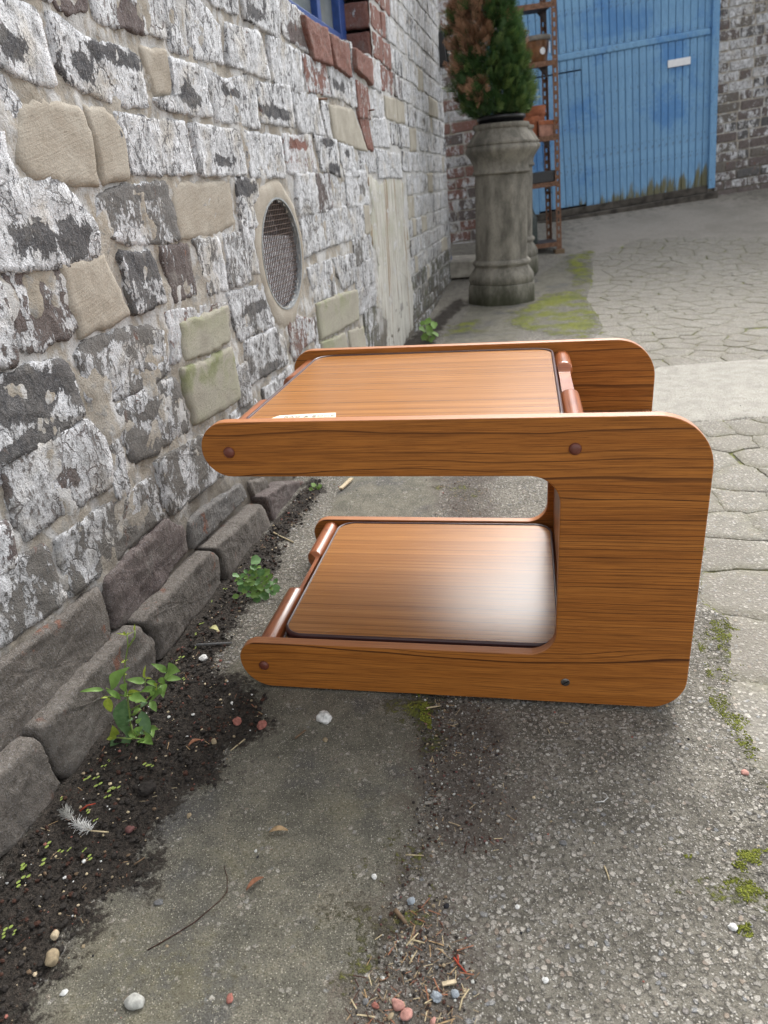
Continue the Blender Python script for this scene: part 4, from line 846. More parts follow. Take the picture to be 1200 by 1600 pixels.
# jamb bricks of the reveal
for kz in range(9):
    z0 = wz+.0+kz*.105; wdt = .11
    c, v, f = stone_mesh([0, z0+.006, .115, z0+.006, .115, z0+.098, 0, z0+.098], .0, 900+kz, .02, 3, .003, .003, .006, -.03)
    # turned to face along the wall (the reveal)
    v2 = [(-(-y)-.0, x+.062, z) for (x, y, z) in v]
    o = mesh('reveal_brick', [(y+.0, x, z) for (x, y, z) in v], f, M['stone'], wall, True, None, (wu1+.006, c[0]+.002, c[1]))
    nvt = len(v); fattr(o, 'expose', np.zeros(nvt)); fattr(o, 'cover', np.full(nvt, .36)); fattr(o, 'moss', np.zeros(nvt)); fattr(o, 'grime', np.zeros(nvt)); cattr(o, 'tone', TONE['red'])

# ------------------------------------------------------------------ far end: blue gate, brick pillar, end wall
TILT = R(4.9)
GM = Matrix.Translation((1.97, 7.55, .414)) @ Matrix.Rotation(-TILT, 4, 'Y')
gate = empty('blue_gate', mw=GM)
tag(gate, 'wide blue boarded gate with a small wicket door and a white plate', 'gate')
def plank(x0, x1, z0, z1, parent, y=0.0, name='plank'):
    nzs = 17; v, f, wn_ = [], [], []
    for i in range(nzs):
        z = z0+(z1-z0)*i/(nzs-1)
        for (x, yy) in ((x0, .022), (x0, .004), (x0+.005, 0), (x1-.005, 0), (x1, .004), (x1, .022)):
            v.append((x-x0, yy+y, z-z0)); wn_.append(0)
    for i in range(nzs-1):
        for k in range(5): f.append((i*6+k, i*6+k+1, (i+1)*6+k+1, (i+1)*6+k))
    f.append(tuple(range(5, -1, -1))); f.append(tuple((nzs-1)*6+k for k in range(6)))
    o = mesh(name, v, f, M['blue'], parent, False, None, (x0, 0, z0))
    Z = np.array([p[2]+z0 for p in v]); xm = (x0+x1)/2
    top = .10+.16*max(0, (xm-.3)/1.1)+random.uniform(-.03, .05)
    fattr(o, 'worn', np.clip((top-Z)/.30+.40, 0, 1)); return o
BAR = 1.285
px_ = -.62; pw = .0655
xs = np.arange(-.62, 1.40, pw)
for x in xs:
    plank(x+.0022, x+pw-.0022, BAR+.03, 2.9, gate, random.uniform(-.0015, .0015))
WX0, WX1, WZ0, WZ1 = -.235, .225, .03, 1.165
for x in xs:
    if x+pw <= WX0+.03 or x >= WX1-.03: plank(x+.0022, x+pw-.0022, .01, BAR-.03, gate, random.uniform(-.0015, .0015))
    else: plank(x+.0022, x+pw-.0022, WZ1+.006, BAR-.03, gate)
dr = empty('wicket_door'); dr.parent = gate; dr.location = (0, 0, 0)
for x in xs:
    if not (x+pw <= WX0+.03 or x >= WX1-.03): plank(x+.0022, x+pw-.0022, WZ0, WZ1-.006, dr, .010)
MB().box(-.66, .03, -.02, 1.42, .07, 2.9).build('backing', M['dark'], gate)
bb = MB().box(-.62, -.012, BAR-.028, 1.395, .022, BAR+.028); o = bevel(bb.build('cross_bar', M['blue'], gate), .012, 3); fattr(o, 'worn', [0]*8)
o = bevel(MB().box(1.398, -.035, -.02, 1.462, .05, 2.9).build('gate_post', M['blue'], gate), .005); fattr(o, 'worn', [0]*8)
o = bevel(MB().box(-.62, -.02, -.05, 1.397, .03, .012).build('bottom_rail', M['kerb'], gate), .006)
o = bevel(MB().box(1.01, -.016, 1.055, 1.215, -.002, 1.115).build('name_plate', M['white'], gate), .003)
o['label'] = 'blank white plate fixed to the boards'
o = bevel(MB().box(-.75, -.09, -.17, 1.47, .06, -.051).build('threshold', M['kerb'], gate), .01)

def brick_thing(name, mw, x0, x1, z0, z1, bw, bh, label, cover, tones, vis, thick=.25, low=None, jt=.010):
    root = mesh(name, [(x0, 0, z0), (x1, 0, z0), (x1, thick, z0), (x0, thick, z0), (x0, 0, z1), (x1, 0, z1), (x1, thick, z1), (x0, thick, z1)],
                [(0, 3, 2, 1), (4, 5, 6, 7), (0, 1, 5, 4), (1, 2, 6, 5), (2, 3, 7, 6), (3, 0, 4, 7)], M['mortar'])
    root.matrix_world = mw; tag(root, label, 'wall')
    sv, sf, sa = [], [], []; c2 = 0; r = 0; z = z0
    while z < z1-.02:
        x = x0-(bw/2 if r % 2 else 0)-random.uniform(0, .03)
        while x < x1:
            e = x+bw*random.choice((1, 1, 1, 1, .5)); a, b = max(x, x0)+jt/2, min(e, x1)-jt/2
            if b-a > .03:
                j = lambda s=.004: random.uniform(-s, s)
                global nid; nid += 1
                c, v, f = stone_mesh([a+j(), z+jt/2+j(.002), b+j(), z+jt/2+j(.002), b+j(), z+bh-jt/2+j(.002), a+j(), z+bh-jt/2+j(.002)], .006+j(.003), nid, .045, 1, .004, .002, .005, -.01)
                f = [tuple(reversed(q)) for q in f]; cv_ = random.uniform(*cover)
                if low and z-z0 < low: cv_ -= .14
                tn = TONE[random.choice(tones)]; nv_ = len(v)
                if vis(a, b, z) and c2 < 280:
                    c2 += 1; o = mesh('brick', v, f, M['stone'], root, True, None, (c[0], 0, c[1]))
                    fattr(o, 'cover', [cv_]*nv_); fattr(o, 'moss', [0]*nv_); fattr(o, 'expose', [0]*nv_); fattr(o, 'grime', [.25]*nv_); cattr(o, 'tone', tn)
                else:
                    q = len(sv); sv += [(p[0]+c[0], p[1], p[2]+c[1]) for p in v]; sf += [tuple(q+i for i in t) for t in f]; sa += [(cv_, *tn)]*nv_
            x = e
        z += bh; r += 1
    if sv:
        o = mesh('bricks', sv, sf, M['stone'], root, True); tag(o, kind='stuff'); sa = np.array(sa)
        fattr(o, 'cover', sa[:, 0]); fattr(o, 'moss', np.zeros(len(sv))); fattr(o, 'expose', np.zeros(len(sv))); fattr(o, 'grime', np.full(len(sv), .25))
        a = o.data.attributes.new('tone', 'FLOAT_COLOR', 'POINT'); a.data.foreach_set('color', np.concatenate([sa[:, 1:4], np.ones((len(sv), 1))], 1).astype(np.float32).ravel())
    return root
brick_thing('brick_pillar', GM, 1.464, 3.4, -.14, 3.0, .225, .083, 'dark brick wall with flaking white paint right of the blue gate', (.42, .66), ('purple', 'blue', 'brown', 'purple'),
            lambda a, b, z: a < 2.05 and z < 1.75, .3, .75)
EM = Matrix.Translation((.55, 7.0, 0)) @ Matrix.Rotation(-R(3.5), 4, 'Y')
brick_thing('end_wall', EM, -1.1, .66, .05, 3.4, .225, .088, 'red brick wall with peeling white paint behind the conifer', (.46, .72), ('red', 'purple', 'red', 'purple'),
            lambda a, b, z: a > -.1 and z < 2.25, .3, 1.1)
# blue door post and bulkhead lamp at the wall's far end
bp = MB(); bp.box(-.03, -.03, .0, .03, .03, 1.05); o = bevel(bp.build('blue_post', M['pipeblue']), .006)
pp = WM @ Vector((5.36, .035, .0)); o.location = (pp.x+.02, pp.y+.05, .06); o.rotation_euler = (0, R(-4), math.atan2(wd.y, wd.x)-PI/2)
tag(o, 'narrow blue post at the far end of the whitewashed wall', 'post')
lamp = empty('wall_lamp', (0, 0, 0)); lp = WM @ Vector((5.03, -.02, 1.55)); lamp.location = lp; lamp.rotation_euler = (0, R(-6), math.atan2(wd.y, wd.x)-PI/2)
tag(lamp, 'small black outdoor wall lamp at the far end of the whitewashed wall', 'lamp')
bevel(MB().box(-.03, -.05, -.10, .028, .06, .10).build('lamp_housing', M['black'], lamp), .012, 3)
bevel(MB().box(.029, -.042, -.085, .045, .05, .085).build('lamp_cover', M['can'], lamp), .006, 2)
o = bevel(MB().box(0, 0, 0, .36, .5, .12).build('door_step', M['step']), .008); o.location = (.60, 5.75, gz(.7, 5.9)); tag(o, 'pale stone step between the wall end and the chimney pot', 'step')

# ------------------------------------------------------------------ chimney pots with conifer
def octa_profile(prof, n=64):
    """prof: (radius, z, squareness) - squareness 1 = octagon, 0 = round"""
    v, f = [], []
    for (r, z, s) in prof:
        for j in range(n):
            a = 2*PI*(j+.5)/n; q = (a % (PI/4))-PI/8; k = math.cos(PI/8)/math.cos(q)
            rr = r*(s*k*1.04+(1-s)); v.append((rr*math.cos(a), rr*math.sin(a), z))
    for i in range(len(prof)-1):
        for j in range(n): f.append((i*n+j, i*n+(j+1) % n, (i+1)*n+(j+1) % n, (i+1)*n+j))
    return v, f
def chimney_pot(loc, label, sc=1.0, rz=.2):
    t = empty('chimney_pot', loc, rz); t.scale = (sc, sc, sc); tag(t, label, 'chimney pot', 'stoneware chimney pots')
    def part(nm, prof):
        v, f = octa_profile(prof); o = mesh(nm, v, f, M['stoneware'], t, True); bm_ = o.modifiers.new('edge', 'EDGE_SPLIT'); bm_.split_angle = R(50); return o
    part('plinth', [(.02, .0, 1), (.222, .0, 1), (.224, .010, 1), (.220, .122, 1), (.214, .128, 1), (.17, .129, 1)])
    part('base_moulding', [(.17, .127, 0), (.208, .129, .4), (.216, .150, .2), (.210, .178, .2), (.192, .205, .3), (.176, .232, .6), (.180, .240, .3), (.190, .250, .2), (.189, .263, .2), (.178, .275, .7), (.15, .276, 1)])
    part('shaft', [(.15, .270, 1), (.171, .271, 1), (.166, .76, 1), (.166, .80, 1), (.15, .802, 1)])
    part('collar', [(.15, .772, .5), (.174, .775, .4), (.181, .783, .3), (.178, .795, .3), (.172, .803, .5), (.175, .835, .3), (.196, .872, .2), (.212, .893, .15), (.220, .905, .1), (.221, .920, .1), (.212, .93, .1), (.208, .936, .1), (.214, .942, .1), (.213, .950, .1), (.18, .952, .1)])
    part('rim', [(.18, .945, .1), (.207, .951, .1), (.184, .985, .2), (.164, 1.012, .25), (.160, 1.022, .2), (.168, 1.028, .1), (.172, 1.040, .1), (.168, 1.052, .1), (.158, 1.054, .1), (.150, 1.03, 0), (.148, .85, 0), (.02, .84, 0)])
    return t
CP = (.895, 4.95, .0)
chimney_pot(CP, 'tall octagonal stoneware chimney pot used as a planter, in front')
chimney_pot((1.13, 5.85, gz(1.13, 5.85)), 'stoneware chimney pot half hidden behind the planter one', .96, .1)
pot = empty('plant_pot', (CP[0], CP[1], 1.0)); tag(pot, 'round black plastic plant pot sunk in the top of the chimney pot', 'plant pot')
o = MB().lathe([(.10, -.13), (.138, .075), (.146, .076), (.147, .095), (.138, .096), (.132, .07), (.125, .06)], 32).build('pot_body', M['black'], pot, True)
o = MB().lathe([(.134, .055), (.07, .07), (.004, .078)], 20, cap=False).build('potting_soil', M['lit_dsoil'], pot, True)
tree = empty('conifer', (CP[0], CP[1], 1.075)); tag(tree, 'potted conifer with green lower growth and browned dead upper left side', 'conifer')
MB().tube([(0, 0, .0), (-.04, 0, .35), (-.11, .01, .75), (-.19, 0, 1.3)], .022, 8, .006).build('trunk', M['bark'], tree)
def frond(seed):
    rd = random.Random(seed); v, f = [], []
    def scale(p, d, s, up):
        side = d.cross(up).normalized()*s*.14; b = len(v)
        v.extend([tuple(p-side*.6), tuple(p+d*s*.5-side), tuple(p+d*s), tuple(p+d*s*.5+side), tuple(p+side*.6)]); f.append((b, b+1, b+2, b+3, b+4))
    L = .085
    for i in range(6):
        t = i/6; p = Vector((0, t*L, -.01*t*t)); up = Vector((0, 0, 1))
        scale(p, Vector((0, 1, 0)), .022, up)
        for sgn in (-1, 1):
            bl = .038*(1-.75*t)+.008; d = Vector((sgn*.72, .7, rd.uniform(-.15, .15))).normalized()
            for q in range(3):
                scale(p+d*bl*q/3, (d+Vector((0, rd.uniform(-.2, .5), rd.uniform(-.2, .2)))).normalized(), bl*.55, up)
    return np.array(v), f
fronds = [frond(s) for s in range(5)]
def crown_r(z):          # outline of the crown over height (m above its base)
    return .262*min(1, .72+z*1.8)*max(0.0, 1-(max(0, z-.12)/1.12)**2)
tints = {'thuja': [], 'thujalight': [], 'thujadead': []}
acc = {'thuja': ([], []), 'thujalight': ([], []), 'thujadead': ([], [])}
for i in range(5200):
    z = 1.22*random.random()**1.15+.02; a = random.uniform(0, 2*PI); rm = crown_r(z)
    lump = 1+.30*mnoise.noise(Vector((math.cos(a)*1.9, math.sin(a)*1.9, z*5)))
    r = rm*lump*math.sqrt(random.uniform(.2, 1))*.86*(1-.28*max(0, math.cos(a))*min(1, max(0, z-.15)/.4))
    pos = Vector((r*math.cos(a)-.015-.12*z, r*math.sin(a), z))
    n_ = mnoise.noise(Vector((pos.x*6, pos.y*6, pos.z*4)))
    lim = .54+1.7*(pos.x+.12*pos.z)+.34*n_
    dead = pos.z > lim and random.random() > .2
    if not dead and n_ > .34 and random.random() < .5: dead = True
    key = 'thujadead' if dead else ('thujalight' if (r > .6*rm and random.random() < .30+.5*max(0, pos.x*3)) else 'thuja')
    el = random.uniform(.35, 1.25); d = Vector((math.cos(a+random.uniform(-.6, .6))*math.cos(el), math.sin(a+random.uniform(-.6, .6))*math.cos(el), math.sin(el))).normalized()
    s = d.cross(Vector((random.uniform(-1, 1), random.uniform(-1, 1), random.uniform(-1, 1)))).normalized(); u = s.cross(d)
    fv, ff = random.choice(fronds); sc = random.uniform(.45, .95)
    Mx = np.array([[s.x, d.x, u.x], [s.y, d.y, u.y], [s.z, d.z, u.z]])
    V_ = fv @ Mx.T*sc+np.array(pos); vv_, ff_ = acc[key]; b = len(vv_); t0 = random.random()*.75; tints[key] += np.clip(t0+.45*fv[:, 1]/.09-.1, 0, 1).tolist()
    vv_.extend(V_.tolist()); ff_.extend([tuple(q+b for q in t) for t in ff])
for key, nm, lab in (('thuja', 'crown', None), ('thujalight', 'fresh_foliage', 'lighter green fresh tips'), ('thujadead', 'dead_foliage', 'browned dead foliage on the upper left')):
    if acc[key][0]:
        o = mesh(nm, acc[key][0], acc[key][1], M[key], tree); fattr(o, 'tint', tints[key])
        if lab: o['label'] = lab

# ------------------------------------------------------------------ rusty rack with pots
KM = Matrix.Translation((1.669, 6.4, gz(1.669, 6.4)+.004)) @ Matrix.Rotation(-R(3.0), 4, 'Y')
rack = empty('storage_rack', mw=KM); tag(rack, 'rusty slotted angle steel rack holding plant pots before the blue gate', 'rack')
RW, RD = .60, .36
for (x, y) in ((0, 0), (0, RD), (-RW, 0), (-RW, RD)):
    sgn = -1 if x == 0 else 1; sy = 1 if y == 0 else -1
    v = MB()
    # angle section with a row of slots cut in the front flange
    zz = .03
    while zz < 2.12:
        xa, xb = (x-.042, x) if x == 0 else (x, x+.042)
        yf = (y, y+.003) if y == 0 else (y-.003, y)
        v.box(xa, yf[0], zz, xb, yf[1], zz+.030)
        v.box(xa, yf[0], zz+.0305, xa+.014, yf[1], zz+.0595); v.box(xb-.014, yf[0], zz+.0305, xb, yf[1], zz+.0595)
        zz += .060
    xe = (x-.003, x) if x == 0 else (x, x+.003)
    ye = (y+.0035, y+.04) if y == 0 else (y-.04, y-.0035)
    v.box(xe[0], ye[0], .03, xe[1], ye[1], 2.12)
    v.build('upright', M['rust'], rack)
    if x == 0 and y == 0: bevel(MB().box(-.06, -.02, -.01, .02, .06, .03).build('foot_block', M['lit_brown'], rack), .004)
for z in (.085, .55, .885, 1.40, 1.775):
    sh = MB().box(-RW+.004, .0035, z, -.0045, RD-.0035, z+.004)
    o = sh.build('shelf', M['rustdark'], rack)
    lip = MB().box(-RW+.004, -.0035, z-.03, -.0045, -.0005, z+.006).build('shelf_lip', M['rust'], o)
    br = MB()
    for yb in (.05,):
        br.v += [(-.0045, .30, z-.002), (-.0045, .30, z-.09), (-.085, .30, z-.002), (-.0045, .303, z-.002), (-.0045, .303, z-.09), (-.085, .303, z-.002)]; br.f += [(0, 1, 2), (5, 4, 3), (0, 3, 4, 1), (1, 4, 5, 2), (2, 5, 3, 0)]
    br.build('gusset', M['rustdark'], o)
def on_rack(name, x, y, z, prof, mat, label, cat, n=28, group=None):
    p = KM @ Vector((x, y, z)); o = MB().lathe(prof, n).build(name, M[mat], None, True); o.location = p; o.rotation_euler = KM.to_euler()
    tag(o, label, cat, group); m_ = o.modifiers.new('edge', 'EDGE_SPLIT'); m_.split_angle = R(45); return o
TP = lambda r, h: [(r*.68, 0), (r*.92, h*.72), (r*1.0, h*.72), (r*1.02, h*.98), (r*.97, h), (r*.9, h*.98), (r*.62, h*.1)]
G_ = 'pots on the rusty rack'
Z4, Z3, Z2, Z1, Z0 = 1.7795, 1.4045, .8895, .5545, .0895
g = on_rack('glazed_pot', -.135, .14, Z3, [(.072, 0), (.090, .05), (.100, .11), (.104, .145), (.112, .15), (.114, .178), (.108, .18), (.098, .17), (.06, .02)], 'glaze', 'large brown glazed pot with a grey rim and a round white sticker', 'pot', 32, G_)
v = MB().lathe([(.112, .148), (.1165, .152), (.1185, .18), (.110, .183), (.104, .18)], 32, cap=False).build('grey_rim', M['greyclay'], g, True)
a0 = R(-72); v = []
for j in range(20):
    b = 2*PI*j/20; aa = a0+.022*math.cos(b)/.1; v.append((.1045*math.cos(aa), .1045*math.sin(aa), .075+.024*math.sin(b)))
mesh('sticker', v, [tuple(range(20))], M['white'], g)
a0 = R(-32); v = []
for (da, zz) in ((-.12, .06), (.12, .06), (.12, .135), (-.12, .135)): v.append((.112*math.cos(a0+da), .112*math.sin(a0+da), zz))
mesh('price_label', v, [(0, 1, 2, 3)], M['white'], g)
on_rack('terracotta_pot', -.305, .15, Z3, TP(.075, .205), 'terracotta', 'tall terracotta pot left of the brown glazed pot', 'pot', 28, G_)
on_rack('terracotta_pot', -.135, .24, Z2+.0, TP(.085, .235), 'terracotta', 'tall terracotta pot with a zigzag rim at the back of the middle shelf', 'pot', 28, G_)
on_rack('terracotta_pot', -.20, .085, Z2, TP(.062, .155), 'terracotta', 'orange terracotta pot with a white price tag on the middle shelf', 'pot', 28, G_)
t = KM @ Vector((-.088, .07, Z2)); tr = MB()
tr.v = [(-.062, -.05, 0), (.062, -.05, 0), (.062, .05, 0), (-.062, .05, 0), (-.075, -.06, .115), (.075, -.06, .115), (.075, .06, .115), (-.075, .06, .115), (-.066, -.052, .115), (.066, -.052, .115), (.066, .052, .115), (-.066, .052, .115), (-.056, -.044, .02), (.056, -.044, .02), (.056, .044, .02), (-.056, .044, .02)]
tr.f = [(0, 3, 2, 1)]+[(k, (k+1) % 4, 4+(k+1) % 4, 4+k) for k in range(4)]+[(4+k, 4+(k+1) % 4, 8+(k+1) % 4, 8+k) for k in range(4)]+[(8+k, 8+(k+1) % 4, 12+(k+1) % 4, 12+k) for k in range(4)]+[(12, 13, 14, 15)]
o = bevel(tr.build('clay_trough', M['terra_pale']), .004); o.location = t; tag(o, 'square pale clay trough at the right end of the middle shelf', 'trough', G_)
MB().box(-.077, -.0625, .085, .077, -.0605, .112).build('trough_band', M['terracotta'], o)
for i, (dx, dy, rz, ry) in enumerate(((-.30, .06, .3, .5), (-.265, .04, 1.2, -.4), (-.33, .12, 2.2, .7))):
    v, f = [], []
    for q in range(6):
        for s in range(4): aa = -.6+1.2*q/5; v.append((.06*math.cos(aa)-.06, .06*math.sin(aa), .02*s+.004*mnoise.noise(Vector((q, s, i)))))
    for q in range(5):
        for s in range(3): f.append((q*4+s, (q+1)*4+s, (q+1)*4+s+1, q*4+s+1))
    o = mesh('pot_shard', v, f, M['terracotta']); so = o.modifiers.new('solid', 'SOLIDIFY'); so.thickness = .007
    o.location = KM @ Vector((dx, dy, Z2+.03)); o.rotation_euler = (ry, ry*.5+.5, rz); tag(o, ('broken terracotta shard leaning at the front of the heap on the rack', 'broken terracotta shard nearest the orange pot on the rack', 'broken terracotta shard at the back left of the heap on the rack')[i], 'shard', 'terracotta shards heaped on the rack')
o = bevel(MB().box(-.17, -.10, 0, .17, .10, .085).build('dark_tray', M['black']), .006); o.location = KM @ Vector((-.19, .12, Z1)); o.rotation_euler = KM.to_euler(); tag(o, 'shallow black tray on the second shelf from the ground', 'tray')
o = on_rack('metal_can', -.255, .15, Z0, [(.085, 0), (.088, .01), (.086, .20), (.078, .22), (.045, .30), (.030, .315), (.030, .40), (.034, .41), (.02, .412)], 'can', 'dark green metal can with a narrow neck on the lowest shelf', 'can', 24)

# ------------------------------------------------------------------ tea trolley
TO = Vector((-.2572, 1.0002, .0075)); PSI = -.20816
trolley = empty('tea_trolley', TO, PSI)
tag(trolley, 'vintage teak veneer two tier tea trolley with C shaped sides standing in the yard', 'tea trolley')
TL, TH, A1, A2, XI, TW, TT = .70, .461, .083, .087, .509, .49, .018
def arc(cx, cy, r, a0, a1, n=12): return [(cx+r*math.cos(R(a0+(a1-a0)*i/n)), cy+r*math.sin(R(a0+(a1-a0)*i/n))) for i in range(n+1)]
out = []
out += arc(TL-.052, .052, .052, -90, 0)                    # bottom right
out += arc(TL-.074, TH-.074, .074, 0, 90)                  # top right
out += arc(.0415, TH-.0415, .0415, 90, 270, 20)            # end of the upper arm
out += arc(XI-.042, TH-A1-.042, .042, 90, 0)               # inner corner, concave
out += arc(XI-.040, A2+.040, .040, 0, -90)
out += arc(.034, A2-.034, .034, 90, 180, 10)
out += arc(.052, .052, .052, 180, 270, 12)
def panel(y0, name='side_panel'):
    n = len(out); v = [(x, 0, z) for x, z in out]+[(x, TT, z) for x, z in out]
    f = [tuple(range(n)), tuple(range(2*n-1, n-1, -1))]+[(i, n+i, n+(i+1) % n, (i+1) % n) for i in range(n)]
    f = [tuple(q) for q in f]
    o = mesh(name, v, f, [M['veneer'], M['edge']], trolley, False, [0, 0]+[1]*n, (0, y0, 0))
    bm = bmesh.new(); bm.from_mesh(o.data); bmesh.ops.recalc_face_normals(bm, faces=bm.faces); bm.to_mesh(o.data); bm.free()
    bevel(o, .0016, 2, 40); return o
near = panel(0.0); far = panel(TW-TT)
for pn, s in ((near, -1), (far, 1)):
    y0 = 0 if s < 0 else TT
    for (x, z, kind) in ((.042, .416, 0), (.526, .417, 0), (.040, .042, 0), (.525, .039, 1)):
        mb = MB()
        if kind == 0:
            prof = [(.0085, 0), (.0082, .0016), (.0068, .0032), (.004, .0042), (.0005, .0046)]
        else: prof = [(.0068, 0), (.0066, .001), (.0055, .0014), (.0005, .0016)]
        v = []
        mb.lathe(prof, 20); v = [(p[0]+x, y0+s*p[2], p[1]+z) for p in mb.v]
        o = mesh('screw_cap' if kind == 0 else 'screw_head', v, [tuple(q) if s > 0 else tuple(reversed(q)) for q in mb.f], M['cap' if kind == 0 else 'steel'], pn, True)
        if kind == 1: mesh('screw_slot', [(x-.005, y0+s*.0018, z-.0032), (x+.0045, y0+s*.0018, z+.0036), (x+.0055, y0+s*.0018, z+.0026), (x-.004, y0+s*.0018, z-.0042)], [(0, 1, 2, 3)], M['dark'], pn)
def rail(x, z, r=.0155, notch=(.185, .335), nm='rail', outer=False):
    ys = list(np.linspace(TT, notch[0]-.012, 8))+list(np.linspace(notch[0]-.010, notch[0]+.010, 9))+list(np.linspace(notch[0]+.016, notch[1]-.016, 8))+list(np.linspace(notch[1]-.010, notch[1]+.010, 9))+list(np.linspace(notch[1]+.012, TW-TT, 8))
    n = 28; v, f = [], []
    for y in ys:
        d = float(sstep(notch[0]-.006, notch[0]+.012, y)*(1-sstep(notch[1]-.012, notch[1]+.006, y)))
        cap = r*(1-(.55 if outer else 1.05)*d)
        side = r*(1-.35*d); lo_ = -r*(1-1.25*d) if outer else -side
        for j in range(n):
            a = 2*PI*j/n; xx, zz = r*math.cos(a), r*math.sin(a); v.append((max(lo_, min(side, xx)), y, min(zz, cap)))
    for i in range(len(ys)-1):
        for j in range(n): f.append((i*n+j, i*n+(j+1) % n, (i+1)*n+(j+1) % n, (i+1)*n+j))
    f = [tuple(reversed(q)) for q in f]
    o = mesh(nm, v, f, M['rail'], trolley, True, None, (x, 0, z)); m_ = o.modifiers.new('edge', 'EDGE_SPLIT'); m_.split_angle = R(32); return o
rail(.039, .423, .0205, (.185, .335), 'rail', True); rail(.529, .430, .0150, (.20, .375)); rail(.042, .064, .0175, (.19, .33), 'rail', True); rail(.529, .050)
def rrect(x0, x1, y0, y1, r, n=10):
    return arc(x1-r, y0+r, r, -90, 0, n)+arc(x1-r, y1-r, r, 0, 90, n)+arc(x0+r, y1-r, r, 90, 180, n)+arc(x0+r, y0+r, r, 180, 270, n)
def slab(name, rect, z0, z1, mat, r=.034):
    o_ = rrect(*rect, r); n = len(o_)
    v = [(x, y, z0) for x, y in o_]+[(x, y, z1) for x, y in o_]
    f = [tuple(reversed(range(n))), tuple(range(n, 2*n))]+[(i, (i+1) % n, n+(i+1) % n, n+i) for i in range(n)]
    return mesh(name, v, f, mat, trolley)
def edging(rect, z0, z1, parent, t=.0042, r=.034, lip=.0022):
    a = rrect(rect[0]-t, rect[1]+t, rect[2]-t, rect[3]+t, r+t); b = rrect(*rect, r); c_ = rrect(rect[0]+.0012, rect[1]-.0012, rect[2]+.0012, rect[3]-.0012, r-.0012); n = len(a)
    prof = [(b, z0), (a, z0), (a, z1-.0012), (rrect(rect[0]-t*.6, rect[1]+t*.6, rect[2]-t*.6, rect[3]+t*.6, r+t*.6), z1+lip), (b, z1+lip), (c_, z1+lip*.5), (c_, z1-.002)]
    v = []; f = []
    for ring_, z in prof: v += [(x, y, z) for x, y in ring_]
    for k in range(len(prof)-1):
        for i in range(n): f.append((k*n+i, k*n+(i+1) % n, (k+1)*n+(i+1) % n, (k+1)*n+i))
    return mesh('edging', v, f, M['edging'], parent, True)
UT = (.057, .509, .024, .466); TZ = .4495
s1 = slab('shelf', (.052, .5125, .0185, .4715), .420, .431, M['tray']); edging((.052, .5085, .0228, .4672), .419, .431, s1)
t1 = slab('tray', UT, .433, TZ, M['tray']); edging(UT, .4322, TZ, t1)
LT = (.068, .5155, .033, .462)
s2 = slab('shelf', (.060, .5165, .0185, .4715), .050, .062, M['tray']); edging((.062, .5135, .0228, .4672), .049, .062, s2)
t2 = slab('tray', LT, .0655, .0835, M['tray']); edging(LT, .0645, .0835, t2)
bevel(MB().box(.5215, TT+.0005, .075, .536, TW-TT-.0005, .405).build('divider_board', M['veneer_board'], trolley), .001)
bevel(MB().box(.5365, TT+.0005, .313, .694, TW-TT-.0005, .327).build('compartment_floor', M['floorwood'], trolley), .001)
bevel(MB().box(.5365, TT+.0005, .02, .694, TW-TT-.0005, .034).build('compartment_base', M['floorwood'], trolley), .001)
for (x, y) in ((.075, .06), (.075, TW-.06), (.62, .06), (.62, TW-.06)):
    c_ = MB(); zt_ = .049 if x < .3 else .0195
    c_.box(x-.009, y-.010, zt_-.004, x+.009, y+.010, zt_); c_.box(x-.004, y-.0095, .002, x+.004, y-.0075, zt_-.0035); c_.box(x-.004, y+.0075, .002, x+.004, y+.0095, zt_-.0035)
    cf = c_.build('castor', M['steel'], trolley); wv = MB().lathe([(.0030, -.006), (.0085, -.006), (.0098, -.004), (.0098, .004), (.0085, .006), (.0030, .006)], 18)
    mesh('wheel', [(x+p[0], y+p[2], .0025+p[1]) for p in wv.v], wv.f, M['black'], cf, True)
# shop card lying on the upper tray
CARD = [(0.085, 0.03), (0.1037, 0.06), (0.1446, 0.0656), (0.1876, 0.0695), (0.1992, 0.0216), (0.1502, 0.0122)]
card = mesh('shop_card', [(x, y, 0) for x, y in CARD]+[(x, y, .0009) for x, y in CARD], [tuple(reversed(range(6))), tuple(range(6, 12))]+[(i, (i+1) % 6, 6+(i+1) % 6, 6+i) for i in range(6)], M['paper'])
TM = Matrix.Translation(TO) @ Matrix.Rotation(PSI, 4, 'Z')
card.matrix_world = TM @ Matrix.Translation((0, 0, TZ+.0013)); tag(card, 'cream shop card with grey lettering lying on the upper tray', 'card')
bm = bmesh.new(); bm.from_mesh(card.data); bmesh.ops.recalc_face_normals(bm, faces=bm.faces); bm.to_mesh(card.data); bm.free()
fc = bpy.data.curves.new('lettering', 'FONT'); fc.body = 'RAG & BONE'; fc.size = .0115; fc.align_x = 'CENTER'; fc.space_character = 1.15; fc.extrude = .00005
fo = bpy.data.objects.new('lettering', fc); fo.data.materials.append(M['ink']); link(fo, card)
cx0 = (CARD[3][0]+CARD[1][0])/2+.002; cyb = min(CARD[2][1], CARD[3][1])
ang = math.atan2(CARD[3][1]-CARD[2][1], CARD[3][0]-CARD[2][0])
fo.location = (cx0+.004, cyb-.0165, .0012); fo.rotation_euler = (0, 0, ang*.6)
bpy.context.view_layer.update()
me_ = bpy.data.meshes.new_from_object(fo.evaluated_get(bpy.context.evaluated_depsgraph_get()))
lo = bpy.data.objects.new('lettering', me_); link(lo, card); lo.location = fo.location; lo.rotation_euler = fo.rotation_euler
bpy.data.objects.remove(fo); lo.name = 'lettering'
mb = MB()
